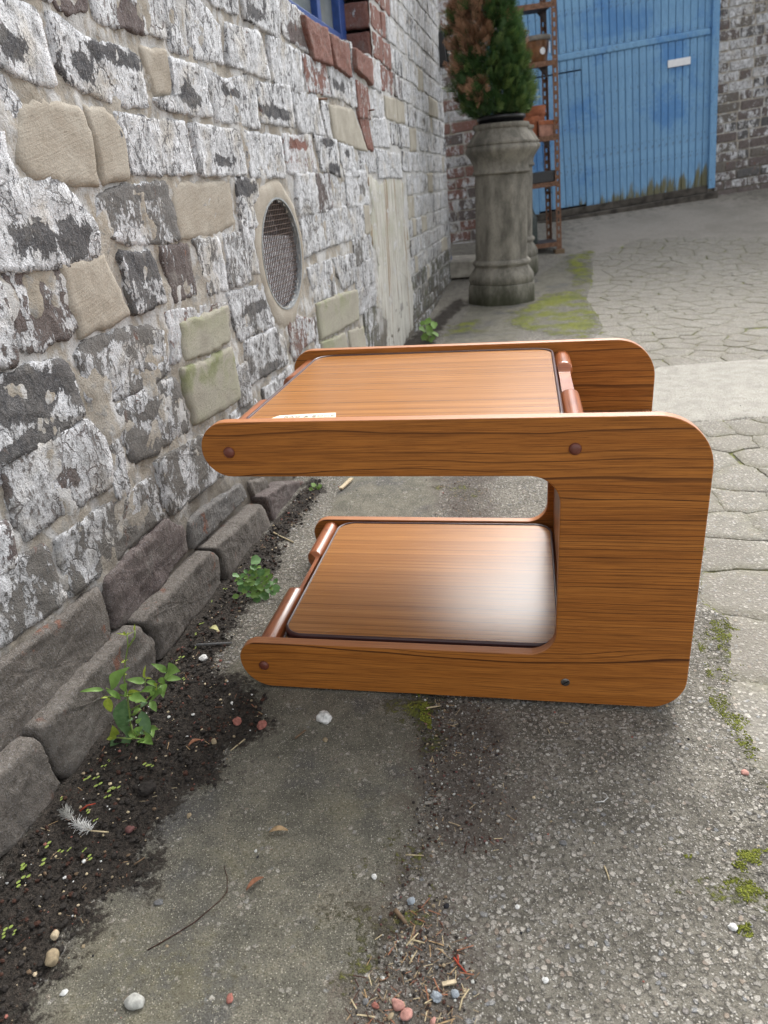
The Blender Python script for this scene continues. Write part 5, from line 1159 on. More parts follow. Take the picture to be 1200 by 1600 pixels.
for s in (-1, 1):
    mb.tube([(cx0+.006+s*(.003+.0036*q), cyb-.0225+.0016*math.sin(q*1.3), .0012) for q in range(9)], .0006, 4)
mb.build('flourish', M['ink'], card)

# ------------------------------------------------------------------ weeds
def leaf_obj(base, tip, wr, mat, parent, curl=.18, nrm=None):
    b, t = Vector(base), Vector(tip); d = t-b; L = d.length; d.normalize()
    view = (Vector((0, 0, CAM_H))-b).normalized() if nrm is None else Vector(nrm)
    up = (view*.75+Vector((random.uniform(-.35, .35), random.uniform(-.35, .1), .55+random.uniform(-.1, .3)))).normalized()
    s = d.cross(up).normalized(); n = s.cross(d).normalized(); W = L*wr*.62
    v, f = [], []; N = 7
    for i in range(N+1):
        q = i/N; wdt = W*(math.sin(PI*min(1, q**.8))**.8 if 0 < q < 1 else .02)*(1-.25*q)
        c = b+d*L*q+n*(-curl*L*q*q+.05*L*math.sin(q*PI))
        wv = .03*L*math.sin(q*9+L*300)
        v += [tuple(c-s*wdt+n*(wdt*.35+wv)-b), tuple(c-s*wdt*.5+n*wdt*.12-b), tuple(c-b), tuple(c+s*wdt*.5+n*wdt*.12-b), tuple(c+s*wdt+n*(wdt*.35-wv)-b)]
    for i in range(N):
        for k in range(4): f.append((i*5+k, i*5+k+1, (i+1)*5+k+1, (i+1)*5+k))
    return mesh('leaf', v, f, M[mat], parent, True, None, b-parent.location)
def round_leaf(c, r, mat, parent):
    c = Vector(c); view = (Vector((0, 0, CAM_H))-c).normalized()
    up = (view*.6+Vector((random.uniform(-.6, .6), random.uniform(-.5, .3), .7))).normalized()
    s = up.cross(Vector((random.uniform(-1, 1), random.uniform(-1, 1), .2))).normalized(); t = up.cross(s)
    v = [(0, 0, 0)]; f = []; N = 12; ph = random.uniform(0, 6)
    for k, rr in ((1, .55), (2, 1.0)):
        for j in range(N):
            a = 2*PI*j/N; q = r*rr*(1+.10*math.sin(a*5+ph)*(k-1))*(1-.28*(abs(math.sin(a/2+ph)) > .985))
            p = s*q*math.cos(a)+t*q*.9*math.sin(a)+up*(r*(.18*rr*rr-.1*rr+.12*rr*math.sin(2*a+ph)*rr)); v.append(tuple(p))
    for j in range(N):
        f.append((0, 1+j, 1+(j+1) % N)); f.append((1+j, 1+N+j, 1+N+(j+1) % N, 1+(j+1) % N))
    return mesh('leaf', v, f, M[mat], parent, True, None, c-parent.location)
W1 = {'base': [-0.416, 0.887, -0.0], 'leaves': [([-0.435, 0.88, 0.108], [-0.464, 0.87, 0.118], 0.2, 0), ([-0.426, 0.884, 0.107], [-0.394, 0.872, 0.149], 0.35, 0), ([-0.429, 0.876, 0.11], [-0.41, 0.879, 0.089], 0.3, 0), ([-0.414, 0.897, 0.076], [-0.437, 0.892, 0.01], 0.35, 1), ([-0.394, 0.893, 0.054], [-0.383, 0.874, 0.021], 0.4, 1), ([-0.416, 0.887, 0.011], [-0.437, 0.875, -0.004], 0.45, 1), ([-0.371, 0.879, 0.117], [-0.392, 0.87, 0.131], 0.35, 0), ([-0.37, 0.88, 0.116], [-0.358, 0.896, 0.096], 0.3, 0), ([-0.342, 0.895, 0.12], [-0.359, 0.892, 0.14], 0.35, 0), ([-0.342, 0.894, 0.119], [-0.32, 0.873, 0.139], 0.6, 0), ([-0.344, 0.882, 0.121], [-0.353, 0.887, 0.102], 0.5, 0), ([-0.346, 0.892, 0.11], [-0.323, 0.894, 0.108], 0.4, 0), ([-0.352, 0.896, 0.098], [-0.347, 0.869, 0.098], 0.45, 0), ([-0.363, 0.889, 0.096], [-0.385, 0.888, 0.096], 0.4, 0), ([-0.37, 0.887, 0.083], [-0.352, 0.872, 0.103], 0.6, 0), ([-0.402, 0.886, 0.088], [-0.374, 0.869, 0.092], 0.4, 0), ([-0.409, 0.897, 0.083], [-0.392, 0.894, 0.091], 0.5, 2), ([-0.375, 0.888, 0.074], [-0.364, 0.876, 0.065], 0.55, 0), ([-0.396, 0.896, 0.058], [-0.405, 0.885, 0.053], 0.5, 0), ([-0.439, 0.896, 0.082], [-0.443, 0.894, 0.052], 0.45, 2), ([-0.435, 0.887, 0.089], [-0.442, 0.88, 0.094], 0.3, 2), ([-0.41, 0.889, 0.009], [-0.42, 0.88, 0.029], 0.5, 0), ([-0.404, 0.878, 0.023], [-0.393, 0.876, 0.038], 0.6, 0), ([-0.407, 0.894, 0.0], [-0.381, 0.868, 0.017], 0.5, 0), ([-0.399, 0.876, 0.016], [-0.404, 0.887, -0.01], 0.4, 0), ([-0.436, 0.881, 0.016], [-0.455, 0.884, 0.015], 0.45, 2), ([-0.44, 0.886, 0.016], [-0.436, 0.878, 0.039], 0.5, 2), ([-0.441, 0.899, -0.004], [-0.442, 0.873, 0.014], 0.6, 1), ([-0.383, 0.885, 0.026], [-0.369, 0.873, 0.035], 0.4, 0), ([-0.386, 0.89, 0.02], [-0.378, 0.875, 0.019], 0.5, 0), ([-0.416, 0.883, 0.032], [-0.424, 0.891, 0.03], 0.6, 1), ([-0.402, 0.882, 0.041], [-0.393, 0.884, 0.047], 0.5, 0), ([-0.41, 0.896, 0.088], [-0.402, 0.87, 0.12], 0.4, 0), ([-0.369, 0.876, 0.126], [-0.365, 0.874, 0.147], 0.2, 2), ([-0.375, 0.893, 0.114], [-0.364, 0.886, 0.118], 0.2, 2), ([-0.381, 0.88, 0.199], [-0.393, 0.877, 0.207], 0.12, 2), ([-0.381, 0.879, 0.2], [-0.37, 0.881, 0.204], 0.1, 2), ([-0.38, 0.876, 0.203], [-0.391, 0.889, 0.2], 0.2, 2), ([-0.388, 0.896, 0.19], [-0.391, 0.897, 0.196], 0.2, 2), ([-0.386, 0.892, 0.192], [-0.384, 0.897, 0.195], 0.2, 2), ([-0.366, 0.875, 0.209], [-0.364, 0.876, 0.219], 0.25, 2), ([-0.402, 0.898, 0.142], [-0.403, 0.891, 0.147], 0.4, 2), ([-0.394, 0.884, 0.152], [-0.396, 0.897, 0.148], 0.4, 2), ([-0.403, 0.89, 0.126], [-0.4, 0.893, 0.123], 0.4, 2), ([-0.403, 0.882, 0.029], [-0.391, 0.873, 0.027], 0.5, 1), ([-0.419, 0.885, 0.018], [-0.418, 0.871, 0.043], 0.5, 1), ([-0.388, 0.884, 0.077], [-0.4, 0.897, 0.072], 0.5, 0), ([-0.378, 0.883, 0.077], [-0.381, 0.867, 0.083], 0.5, 1), ([-0.363, 0.876, 0.094], [-0.364, 0.872, 0.106], 0.5, 0), ([-0.411, 0.893, 0.043], [-0.413, 0.878, 0.049], 0.5, 1), ([-0.357, 0.882, 0.103], [-0.354, 0.87, 0.118], 0.5, 2)], 'stems': [[[-0.417, 0.887, 0.003], [-0.41, 0.887, 0.055], [-0.406, 0.887, 0.09], [-0.404, 0.887, 0.12], [-0.396, 0.887, 0.149], [-0.386, 0.887, 0.176], [-0.383, 0.887, 0.196]], [[-0.406, 0.887, 0.062], [-0.383, 0.887, 0.074], [-0.36, 0.887, 0.097], [-0.344, 0.887, 0.114], [-0.338, 0.887, 0.125]], [[-0.406, 0.891, 0.088], [-0.38, 0.891, 0.091], [-0.374, 0.891, 0.116]], [[-0.404, 0.884, 0.09], [-0.414, 0.884, 0.093], [-0.433, 0.884, 0.108]], [[-0.387, 0.889, 0.173], [-0.374, 0.889, 0.189], [-0.371, 0.889, 0.2]], [[-0.407, 0.877, 0.042], [-0.408, 0.877, 0.028], [-0.405, 0.877, 0.017]], [[-0.408, 0.887, 0.052], [-0.391, 0.887, 0.061]], [[-0.411, 0.875, 0.018], [-0.397, 0.875, 0.016]], [[-0.413, 0.877, 0.015], [-0.433, 0.877, 0.02]], [[-0.419, 0.893, 0.001], [-0.387, 0.893, 0.019]], [[-0.435, 0.887, 0.089], [-0.415, 0.887, 0.09]]]}
wd1 = empty('weed', W1['base']); tag(wd1, 'tall leafy weed with narrow pointed leaves and a thin flower stalk at the wall foot', 'weed')
for bs, tp, wr, kd in W1['leaves']: leaf_obj(bs, tp, wr, ('leaf', 'leafdark', 'leafyel')[kd], wd1)
for s in W1['stems']: MB().tube([Vector(p)-Vector(W1['base']) for p in s], .0014, 6, .0008).build('stem', M['stem'], wd1, True)
W2 = {'base': [-0.277, 1.304, -0.0], 'leaves': [([-0.275, 1.338, 0.067], 0.0127), ([-0.278, 1.325, 0.058], 0.009), ([-0.267, 1.324, 0.058], 0.0052), ([-0.315, 1.312, 0.049], 0.0075), ([-0.306, 1.303, 0.037], 0.0082), ([-0.295, 1.318, 0.053], 0.0052), ([-0.286, 1.322, 0.05], 0.006), ([-0.263, 1.317, 0.05], 0.009), ([-0.253, 1.316, 0.049], 0.0097), ([-0.245, 1.314, 0.039], 0.0067), ([-0.234, 1.307, 0.032], 0.006), ([-0.277, 1.319, 0.041], 0.0105), ([-0.289, 1.306, 0.038], 0.0067), ([-0.302, 1.315, 0.045], 0.0075), ([-0.268, 1.311, 0.033], 0.0082), ([-0.272, 1.305, 0.031], 0.0075), ([-0.254, 1.313, 0.031], 0.0075), ([-0.305, 1.299, 0.025], 0.009), ([-0.298, 1.294, 0.022], 0.0067), ([-0.281, 1.297, 0.021], 0.009), ([-0.266, 1.296, 0.025], 0.0082), ([-0.252, 1.301, 0.024], 0.0082), ([-0.234, 1.297, 0.02], 0.0097), ([-0.241, 1.296, 0.01], 0.0067), ([-0.259, 1.292, 0.007], 0.0112), ([-0.274, 1.284, 0.003], 0.0097), ([-0.28, 1.287, 0.014], 0.0075), ([-0.317, 1.287, 0.014], 0.0067), ([-0.291, 1.298, 0.026], 0.0075), ([-0.283, 1.303, 0.033], 0.0075), ([-0.259, 1.311, 0.041], 0.0075), ([-0.245, 1.309, 0.027], 0.0067), ([-0.295, 1.311, 0.044], 0.006), ([-0.289, 1.287, 0.015], 0.0067), ([-0.272, 1.294, 0.009], 0.0075), ([-0.3, 1.305, 0.031], 0.0067), ([-0.263, 1.3, 0.015], 0.006), ([-0.275, 1.319, 0.05], 0.0052), ([-0.25, 1.299, 0.014], 0.0075), ([-0.311, 1.315, 0.044], 0.006), ([-0.268, 1.319, 0.043], 0.0067), ([-0.284, 1.314, 0.039], 0.006), ([-0.275, 1.301, 0.024], 0.0067), ([-0.257, 1.302, 0.031], 0.0067), ([-0.294, 1.302, 0.033], 0.0067), ([-0.281, 1.321, 0.046], 0.0067), ([-0.315, 1.313, 0.038], 0.0052), ([-0.243, 1.303, 0.019], 0.0067)]}
wd2 = empty('weed', W2['base']); tag(wd2, 'low bushy weed with small round leaves against the wall foot near the trolley', 'weed')
for c, r in W2['leaves']: round_leaf(c, r, random.choice(('leafround', 'leafround', 'leaf')), wd2)
mb = MB()
for c, r in W2['leaves'][::3]:
    e = Vector(c)-Vector(W2['base']); mb.tube([(0, 0, 0), e*.5+Vector((0, 0, .01)), e-Vector((0, 0, .002))], .0009, 5)
mb.build('stem', M['stem'], wd2, True)
for WX, lab in (({'base': [0.296, 3.792, -0.0], 'leaves': [([0.3, 3.782, 0.107], 0.0256), ([0.273, 3.801, 0.066], 0.0227), ([0.335, 3.81, 0.083], 0.0227), ([0.312, 3.8, 0.047], 0.0256), ([0.285, 3.811, 0.024], 0.0227), ([0.338, 3.793, 0.039], 0.0199), ([0.307, 3.801, 0.073], 0.0199), ([0.278, 3.803, 0.098], 0.017), ([0.322, 3.778, 0.017], 0.0199)]}, 'small weed at the far foot of the whitewashed wall beyond the trolley'), ({'base': [-0.184, 1.865, -0.0], 'leaves': [([-0.189, 1.865, 0.016], 0.008), ([-0.178, 1.865, 0.005], 0.008), ([-0.198, 1.865, 0.005], 0.0064), ([-0.172, 1.865, 0.012], 0.0064), ([-0.184, 1.865, -0.004], 0.0064)]}, 'tiny sprout in the soil seen between the trolley shelves')):
    t = empty('weed', WX['base']); tag(t, lab, 'weed'); mb = MB()
    for c, r in WX['leaves']:
        round_leaf(c, r, 'leaf', t); e = Vector(c)-Vector(WX['base']); mb.tube([(0, 0, -.01), e*.6, e], .0012, 5)
    mb.build('stem', M['stem'], t, True)
SEEDS = [(-0.459, 0.804), (-0.441, 0.817), (-0.439, 0.798), (-0.433, 0.783), (-0.416, 0.782), (-0.419, 0.769), (-0.482, 0.766), (-0.435, 0.734), (-0.42, 0.729), (-0.466, 0.695), (-0.435, 0.682), (-0.461, 0.665), (-0.442, 0.669), (-0.417, 0.668), (-0.407, 0.666), (-0.491, 0.661), (-0.485, 0.649), (-0.477, 0.636), (-0.369, 0.815), (-0.356, 1.283), (-0.349, 1.321), (-0.385, 1.3), (-0.416, 1.318), (-0.361, 1.19), (-0.368, 1.163), (-0.361, 1.116), (-0.383, 1.08), (-0.362, 1.014), (-0.409, 0.773), (-0.442, 0.829), (-0.463, 0.567), (-0.47, 0.574)]
v, f = [], []
for (x, y) in SEEDS:
    for q in range(random.choice((1, 1, 1, 2))):
        cx, cy = x+random.uniform(-.008, .008), y+random.uniform(-.008, .008); z = gz(cx, cy)+.012; r = random.uniform(.0018, .0033); ph = random.uniform(0, 6)
        for s in (-1, 1):
            b = len(v); ox, oy = math.cos(ph)*r*s, math.sin(ph)*r*s
            for j in range(8):
                a = 2*PI*j/8; v.append((cx+ox+r*math.cos(a), cy+oy+r*.8*math.sin(a), z+.002+.001*math.cos(a*s)))
            f.append(tuple(range(b, b+8)))
o = mesh('seedlings', v, f, M['seed']); tag(o, 'scattered tiny two leaved seedlings on the dark soil', None, None, 'stuff')

# ------------------------------------------------------------------ litter
def ground_top(x, y):
    i = min(len(gx)-2, max(0, int(np.searchsorted(gx, x)-1))); j = min(len(gy)-2, max(0, int(np.searchsorted(gy, y)-1)))
    return float(max(Zg[j*nx+i], Zg[j*nx+i+1], Zg[(j+1)*nx+i], Zg[(j+1)*nx+i+1]))
ico = bmesh.new(); bmesh.ops.create_icosphere(ico, subdivisions=3, radius=1); icv = np.array([q.co[:] for q in ico.verts]); icf = [tuple(q.index for q in fa.verts) for fa in ico.faces]; ico.free()
ico = bmesh.new(); bmesh.ops.create_icosphere(ico, subdivisions=1, radius=1); sv1 = np.array([q.co[:] for q in ico.verts]); sf1 = [tuple(q.index for q in fa.verts) for fa in ico.faces]; ico.free()
for i, (x, y, z, r, c, lab) in enumerate([(-0.118, 0.901, -0.0, 0.0143, 'white', 'rough white stone lying in front of the tea trolley'),
(-0.404, 0.537, -0.0, 0.0103, 'tan', 'smooth oval tan pebble at the edge of the dark soil'),
(-0.297, 0.481, -0.0, 0.0109, 'lgrey', 'flat pale grey pebble at the bottom of the picture'),
(-0.413, 0.566, -0.0, 0.0061, 'pale', 'small cream pebble just above the oval tan pebble'),
(-0.377, 0.498, -0.0, 0.0042, 'white', 'tiny white stone below the oval tan pebble'),
(-0.256, 0.908, -0.0, 0.0083, 'red', 'red brick crumb on the soil, farther from the trolley'),
(-0.216, 0.897, -0.0, 0.0082, 'red', 'dusty red brick crumb at the right tip of the soil'),
(-0.302, 0.597, -0.0, 0.0055, 'grey', 'small dark grey stone on the concrete right of the soil'),
(-0.198, 0.478, -0.0, 0.0054, 'red', 'reddish crumb alone on the concrete near the bottom edge'),
(-0.025, 0.461, -0.0, 0.0071, 'pink', 'long pink pebble in the brown debris patch'),
(-0.017, 0.451, -0.0, 0.0064, 'pink', 'rounder pink pebble touching the long pink one'),
(0.014, 0.466, -0.0, 0.0059, 'bluegrey', 'blue grey pebble in the debris beside the pale wood chip'),
(0.034, 0.468, -0.0, 0.0046, 'bluegrey', 'square blue grey chip of slate right of the pebble'),
(-0.048, 0.462, -0.0, 0.0039, 'red', 'small red pebble at the left of the debris patch'),
(0.009, 0.443, -0.0, 0.0038, 'pink', 'pink pebble cut by the bottom edge of the photo'),
(-0.058, 0.467, -0.0, 0.0033, 'grey', 'light grey pebble at the left rim of the debris'),
(-0.033, 0.451, -0.0, 0.0039, 'tan', 'buff pebble left of the two pink pebbles'),
(0.036, 0.567, -0.0, 0.0037, 'black', 'single black pebble on the grey aggregate concrete'),
(-0.004, 0.575, -0.0, 0.0052, 'bluegrey', 'slate blue flake above the brown stub of wood'),
(-0.046, 0.61, -0.0, 0.0039, 'white', 'bright white oval speck of stone on the smooth concrete'),
(0.341, 0.515, -0.0, 0.0047, 'white', 'white stone in the moss at the right'),
(0.128, 0.475, -0.0, 0.0033, 'white', 'white chip of stone low on the aggregate concrete'),
(0.116, 0.559, -0.0, 0.0029, 'white', 'white crumb of stone beside the red flecks on the aggregate'),
(0.189, 0.64, -0.0, 0.0047, 'grey', 'grey pebble in the middle of the aggregate concrete'),
(-0.294, 0.727, -0.0, 0.0044, 'tan', 'tan crumb on the soil below the tall weed'),
(-0.362, 0.774, -0.0, 0.0131, 'dsoil', 'dark clod of earth at the soil edge below the tall weed'),
(-0.368, 0.708, -0.0, 0.0062, 'dred', 'dark red stone at the soil edge beside the white feather'),
(-0.285, 0.865, -0.0, 0.006, 'tan', 'pale pebble below the red brick crumbs'),
(0.459, 0.729, -0.0, 0.005, 'pink', 'small pinkish stone against the moss line at the right'),
(-0.347, 1.093, -0.0, 0.0084, 'white', 'white crumb on the soil beside the yellow leaf'),
(-0.115, 0.853, -0.0, 0.0049, 'tan', 'small tan pebble under the rough white stone')]):
    sx, sy, sz = 1.0, random.uniform(.65, .95), random.uniform(.45, .65)
    if c == 'tan': sx, sy = 1.0, .68
    an = .0 if c in ('red', 'grey', 'white', 'bluegrey', 'dsoil') else .25
    v = []
    for p in icv:
        q = Vector(p); k = 1+.28*mnoise.noise(q*1.3+Vector((i*3.1, 0, 0)))+(.16*mnoise.noise(q*3.5+Vector((0, i*2.3, 0))) if an == 0 else .02)
        v.append((p[0]*r*sx*k, p[1]*r*sy*k, p[2]*r*sz*k))
    o = mesh('pebble', v, icf, M['lit_'+c], None, an > 0); o.location = (x, y, ground_top(x, y)+r*sz*.45); o.rotation_euler = (0, 0, random.uniform(0, 3)); tag(o, lab, 'pebble' if c != 'dsoil' else 'clod')
for i, (nm, pts, wdt, c, lab, cat) in enumerate([('wood_splinter', [(-0.1134, 1.8365, -0.0),
(-0.084, 1.9063, -0.0)], 0.0109, 'pale', 'pale split wood sliver lying behind the trolley between its shelves', 'splinter'),
('wood_chip', [(0.0217, 0.4776, -0.0),
(0.0366, 0.4797, -0.0)], 0.004, 'pale', 'pale square cut wood chip in the debris near the bottom edge', 'wood chip'),
('wood_stub', [(-0.0228, 0.5629, -0.0),
(-0.0113, 0.5471, -0.0)], 0.0059, 'brown', 'short brown stub of wood beside the edge of the concrete slab', 'wood stub'),
('red_twig', [(0.037, 0.5056, -0.0),
(0.0409, 0.4983, -0.0),
(0.0484, 0.4881, -0.0)], 0.0024, 'redtwig', 'thin red twig on the right of the debris patch', 'twig'),
('straw', [(0.0363, 0.4516, -0.0),
(0.0403, 0.4626, -0.0),
(0.0488, 0.4722, -0.0)], 0.0019, 'straw', 'curved straw at the right rim of the debris near the bottom', 'straw'),
('straw', [(-0.0106, 0.5024, -0.0),
(-0.006, 0.5097, -0.0),
(-0.0014, 0.5158, -0.0)], 0.0018, 'straw', 'straw standing out in the middle of the debris patch', 'straw'),
('straw', [(-0.0081, 0.5294, -0.0),
(0.0077, 0.5244, -0.0)], 0.0021, 'straw', 'straw at the top of the lower debris patch', 'straw'),
('twig', [(-0.2994, 0.5384, -0.0),
(-0.2807, 0.5496, -0.0),
(-0.2535, 0.5682, -0.0),
(-0.2284, 0.5936, -0.0),
(-0.222, 0.6049, -0.0),
(-0.2253, 0.6253, -0.0),
(-0.232, 0.6414, -0.0)], 0.0013, 'dark', 'long thin dark twig with a bend on the smooth concrete', 'twig'),
('dead_leaf', [(-0.1804, 0.6859, -0.0),
(-0.1691, 0.6899, -0.0),
(-0.1563, 0.6867, -0.0)], 0.0076, 'leaf', 'curled tan dead leaf on the smooth concrete', 'leaf'),
('dead_leaf', [(-0.1986, 0.6029, -0.0),
(-0.1889, 0.6106, -0.0),
(-0.18, 0.6195, -0.0)], 0.0062, 'rleaf', 'reddish brown dead leaf on the smooth concrete', 'leaf'),
('pale_twig', [(-0.3662, 1.129, -0.0),
(-0.3343, 1.1308, -0.0),
(-0.3018, 1.1367, -0.0)], 0.0049, 'grey', 'pale grey peeling twig on the soil near the low trolley arm', 'twig'),
('yellow_leaf', [(-0.3502, 1.1775, -0.0),
(-0.3314, 1.1683, -0.0)], 0.0115, 'yel', 'small pale yellow leaf on the soil between wall and trolley', 'leaf'),
('root_fibre', [(-0.2735, 1.5992, -0.0),
(-0.2522, 1.5741, -0.0),
(-0.2199, 1.5408, -0.0)], 0.0049, 'straw', 'pale root fibre at the wall foot behind the small round leaved weed', 'root'),
('straw', [(0.2288, 0.603, -0.0),
(0.2293, 0.5924, -0.0),
(0.2288, 0.5839, -0.0)], 0.0022, 'straw', 'lone straw in the middle of the aggregate concrete', 'straw'),
('thread', [(0.2471, 0.6996, -0.0),
(0.258, 0.6995, -0.0),
(0.2658, 0.7053, -0.0),
(0.2645, 0.7121, -0.0),
(0.2603, 0.7125, -0.0)], 0.0013, 'white', 'white hooked thread on the aggregate concrete', 'thread'),
('straw', [(-0.0066, 0.6375, -0.0),
(0.0156, 0.6373, -0.0)], 0.0017, 'straw', 'pale straw across the slab edge above the brown stub', 'straw'),
('wood_splinter', [(-0.161, 0.8609, -0.0),
(-0.1465, 0.8776, -0.0)], 0.003, 'brown', 'brown splinter left of the rough white stone', 'splinter'),
('straw', [(-0.238, 0.8667, -0.0),
(-0.2554, 0.8413, -0.0)], 0.0024, 'straw', 'straw at the soil edge below the red brick crumbs', 'straw'),
('straw', [(-0.3471, 0.6537, -0.0),
(-0.3359, 0.6631, -0.0)], 0.0025, 'brown', 'brown stalk at the ragged edge of the soil', 'stalk'),
('red_scrap', [(-0.4456, 0.7434, -0.0),
(-0.4374, 0.7503, -0.0),
(-0.4266, 0.7526, -0.0)], 0.0027, 'redtwig', 'red scrap of twig on the soil above the white feather', 'twig'),
('straw', [(0.0427, 0.9044, -0.0),
(0.0649, 0.9141, -0.0)], 0.003, 'straw', 'straw under the shadow of the trolley by the slab edge', 'straw'),
('dead_leaf', [(-0.3237, 0.8596, -0.0),
(-0.3071, 0.8744, -0.0)], 0.006, 'rleaf', 'crumpled dead leaf near the middle of the soil', 'leaf')]):
    P_ = [Vector((p[0], p[1], ground_top(p[0], p[1])+wdt*.45)) for p in pts]
    flat = nm in ('dead_leaf', 'yellow_leaf', 'wood_chip', 'wood_splinter')
    if flat:
        d = (P_[-1]-P_[0]).normalized(); s = Vector((-d.y, d.x, 0)); leafy = 'leaf' in nm; v, f = [], []; N = 6
        for q in range(N+1):
            t = q/N; c_ = P_[0].lerp(P_[-1], t); hw = wdt*.5*(math.sin(PI*max(.06, min(.96, t)))**.7 if leafy else 1)
            lift = .004*math.sin(t*PI)*(1 if leafy else 0)
            v += [tuple(c_-s*hw+Vector((0, 0, lift+(hw*.5 if leafy else 0)))-P_[0]), tuple(c_+Vector((0, 0, lift*.4))-P_[0]), tuple(c_+s*hw+Vector((0, 0, lift+(hw*.7 if leafy else 0)))-P_[0])]
        for q in range(N): f += [(q*3, q*3+1, q*3+4, q*3+3), (q*3+1, q*3+2, q*3+5, q*3+4)]
        o = mesh(nm, v, f, M['lit_'+c], None, leafy, None, P_[0]); so = o.modifiers.new('solid', 'SOLIDIFY'); so.thickness = .0006 if leafy else wdt*.4
    else:
        mb = MB(); mb.tube([p-P_[0] for p in P_], wdt*.5, 7, wdt*.32)
        if nm == 'red_twig': mb.tube([P_[1]-P_[0], P_[1]-P_[0]+Vector((.001, .009, .001))], wdt*.4, 6)
        o = mb.build(nm, M['lit_'+c], None, True, P_[0])
    tag(o, lab, cat)
# feathers
FE = [Vector(p) for p in [[-0.3949, 0.7054, -0.0], [-0.4193, 0.7098, -0.0], [-0.4419, 0.7182, -0.0], [-0.432, 0.7048, -0.0]]]
ft = empty('feather', FE[0]); tag(ft, 'small white downy feather on the soil below the tall weed', 'feather')
for p in FE: p.z = ground_top(p.x, p.y)+.004
MB().tube([p-Vector(ft.location) for p in FE[:3]], .0011, 6, .0006).build('quill', M['lit_straw'], ft, True)
mb = MB(); a, b = FE[1], FE[2]
for i in range(170):
    t = random.random(); p = a.lerp(b, t); d = (b-a).normalized(); s = Vector((-d.y, d.x, 0))*random.choice((-1, 1))
    e = p+(d*random.uniform(-.2, 1.2)+s*random.uniform(.1, 1.3)+Vector((0, 0, random.uniform(0, .8)))).normalized()*random.uniform(.003, .014)
    mb.tube([p-Vector(ft.location), p.lerp(e, .5)+Vector((0, 0, .001))-Vector(ft.location), e-Vector(ft.location)], .00022, 3)
mb.build('down', M['lit_white'], ft)
FE = [Vector(p) for p in [[-0.4487, 0.7252, -0.0], [-0.4583, 0.7348, -0.0], [-0.4675, 0.7455, -0.0]]]
for p in FE: p.z = ground_top(p.x, p.y)+.005
ft = empty('feather', FE[0]); tag(ft, 'grey feather tip standing in the soil left of the white feather', 'feather'); mb = MB(); a, b = FE[0], FE[2]
for i in range(130):
    t = random.random(); p = a.lerp(b, t); d = (b-a).normalized(); s = Vector((-d.y, d.x, 0))*random.choice((-1, 1))
    e = p+(d*random.uniform(-.1, 1.1)+s*random.uniform(.1, 1.0)+Vector((0, 0, random.uniform(.1, .8)))).normalized()*random.uniform(.003, .012)
    mb.tube([p-a, e-a], .00025, 3)
mb.build('down', M['lit_lgrey'], ft)
# loose grit and plant litter
def scatter(name, zones, count, size, cols, lab, sliver=False, seed=1, ymax=3.2):
    rg = np.random.default_rng(seed); V_, F_, MI = [], [], []
    polys = [p for zn in zones for p in ZONES[zn]] if zones else None
    n_ = 0; base = sv1
    while n_ < count:
        if polys:
            p = np.array(polys[rg.integers(len(polys))]); lo, hi = p.min(0), p.max(0); xs_ = rg.uniform(lo[0], hi[0], 200); ys_ = rg.uniform(lo[1], min(hi[1], ymax), 200) if lo[1] < ymax else None
            if ys_ is None: continue
            ok = sd_poly(xs_, ys_, p) > -.015+.03*rg.random(200)
        else:
            xs_ = rg.uniform(-.5, 1.3, 200); ys_ = rg.uniform(.35, ymax, 200); ok = np.ones(200, bool)
        for x, y in zip(xs_[ok][:40], ys_[ok][:40]):
            # nothing inside the wall
            if (Vector((x, y, 0))-P0).dot(wn) < .055: continue
            z = ground_top(x, y); s = size[0]*(size[1]/size[0])**(rg.random()**2.2)
            a = rg.uniform(0, 6.28); ca, sa_ = math.cos(a), math.sin(a); b = len(V_)
            if sliver:
                L, w_ = s*rg.uniform(3, 7), s*.5; el = rg.uniform(-.1, .25)
                for (lx, ly, lz) in ((-L, -w_, 0), (-L, w_, 0), (L, w_, el*L), (L, -w_, el*L), (0, 0, w_*1.2)):
                    V_.append((x+lx*ca-ly*sa_, y+lx*sa_+ly*ca, z+.001+abs(lz)))
                F_ += [(b, b+3, b+4), (b+3, b+2, b+4), (b+2, b+1, b+4), (b+1, b, b+4)]; MI += [int(rg.integers(len(cols)))]*4
            else:
                q = base*(1+.35*(rg.random((len(base), 1))-.5))*np.array([s, s*rg.uniform(.6, 1), s*rg.uniform(.45, .8)])
                V_ += [(x+u*ca-t*sa_, y+u*sa_+t*ca, z+w_+s*.25) for u, t, w_ in q]; F_ += [tuple(b+k for k in t) for t in sf1]; MI += [int(rg.integers(len(cols)))]*len(sf1)
            n_ += 1
            if n_ >= count: break
    o = mesh(name, V_, F_, [M['lit_'+c] for c in cols], None, False, MI); tag(o, lab, None, None, 'stuff'); return o
M['lit_moss'] = simple('moss_tuft', (.15, .165, .03), .95, .1, .45, 300); M['lit_mossdark'] = simple('moss_tuft_dark', (.075, .085, .018), .95, .1, .4, 300)
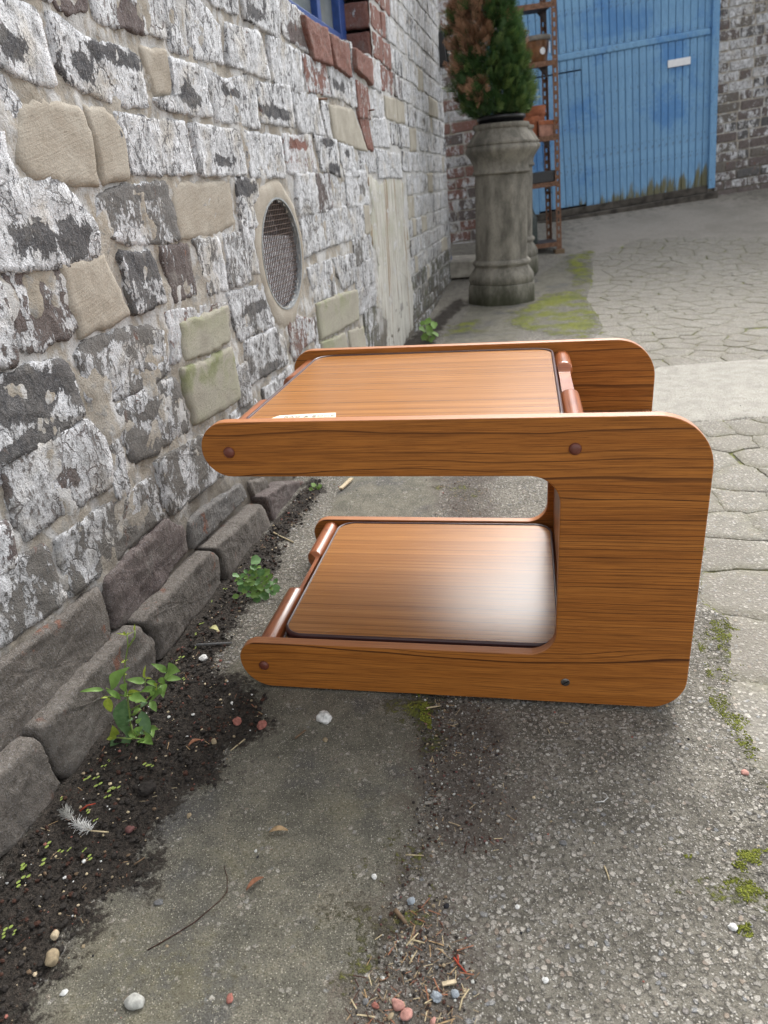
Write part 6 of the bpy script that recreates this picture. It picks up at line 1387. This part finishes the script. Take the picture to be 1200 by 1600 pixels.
def moss_tufts(polys, count, size, seed):
    rg = np.random.default_rng(seed); V_, F_, MI = [], [], []; n_ = 0
    while n_ < count:
        p = np.array(polys[rg.integers(len(polys))]); lo, hi = p.min(0), p.max(0); xs_ = rg.uniform(lo[0], hi[0], 60); ys_ = rg.uniform(lo[1], hi[1], 60)
        ok = sd_poly(xs_, ys_, p)
        for x, y, d in zip(xs_, ys_, ok):
            dn = mnoise.noise(Vector((x*22, y*22, 3.3)))+.6*mnoise.noise(Vector((x*60, y*60, 8.3)))
            if d < -.04 or rg.random() > min(1, max(0, (dn+d*3.0-.15)*2.2)): continue
            z = ground_top(x, y); s = rg.uniform(*size); b = len(V_)
            V_ += [(x+q[0]*s, y+q[1]*s, z+q[2]*s*.55) for q in sv1*(1+.5*(rg.random((len(sv1), 1))-.5))]; F_ += [tuple(b+k for k in t) for t in sf1]; MI += [int(rg.random() < .35)]*len(sf1); n_ += 1
    o = mesh('moss', V_, F_, [M['lit_moss'], M['lit_mossdark']], None, True, MI); tag(o, 'low cushions of yellow green moss between the concrete pieces', None, None, 'stuff')
moss_tufts([ZONES['moss'][1], ZONES['moss'][2], ZONES['moss'][1], ZONES['moss'][3]], 8500, (.0005, .0015), 21)
scatter('soil_crumbs', ['soil'], 6000, (.0010, .0050), ['dsoil', 'dsoil', 'dsoil', 'dark', 'dsoil', 'dsoil', 'dsoil'], 'dark crumbs of earth along the wall foot', False, 2)
scatter('soil_grit', ['soil'], 800, (.0009, .0035), ['tan', 'pale', 'white', 'brown', 'straw', 'brown', 'red'], 'pale grit and bits on the dark soil', False, 3)
scatter('plant_litter', ['soil', 'dirt', 'soil'], 700, (.0006, .0016), ['brown', 'straw', 'tan', 'dark', 'rleaf', 'leaf'], 'fine dry plant litter on soil and debris', True, 4)
scatter('debris_grit', ['dirt'], 2200, (.0007, .0027), ['dred', 'brown', 'grey', 'dsoil', 'dsoil', 'dsoil', 'dark', 'dark', 'tan', 'lgrey'], 'brown and purple grit lying in the debris patches', False, 5)
scatter('yard_grit', None, 900, (.0007, .0028), ['white', 'tan', 'grey', 'pale', 'black', 'lgrey', 'red'], 'loose grit scattered over the concrete', False, 6, 2.4)
scatter('yard_straws', None, 160, (.0005, .0011), ['straw', 'brown', 'dark'], 'tiny straws scattered over the concrete', True, 8, 2.4)
# frayed roots hanging by the wall under the upper arm
mb = MB(); o0 = WM @ Vector((.90, -.03, .262))
for q in ((.004, -.028), (-.004, -.042), (.010, -.03)): mb.tube([(0, 0, 0), (q[0]*.4, -.004, q[1]*.5), (q[0], -.002, q[1])], .0008, 5)
o = mb.build('hanging_root', M['lit_straw'], None, True, o0); tag(o, 'pale frayed root hanging from a wall joint under the upper arm of the trolley', 'root')
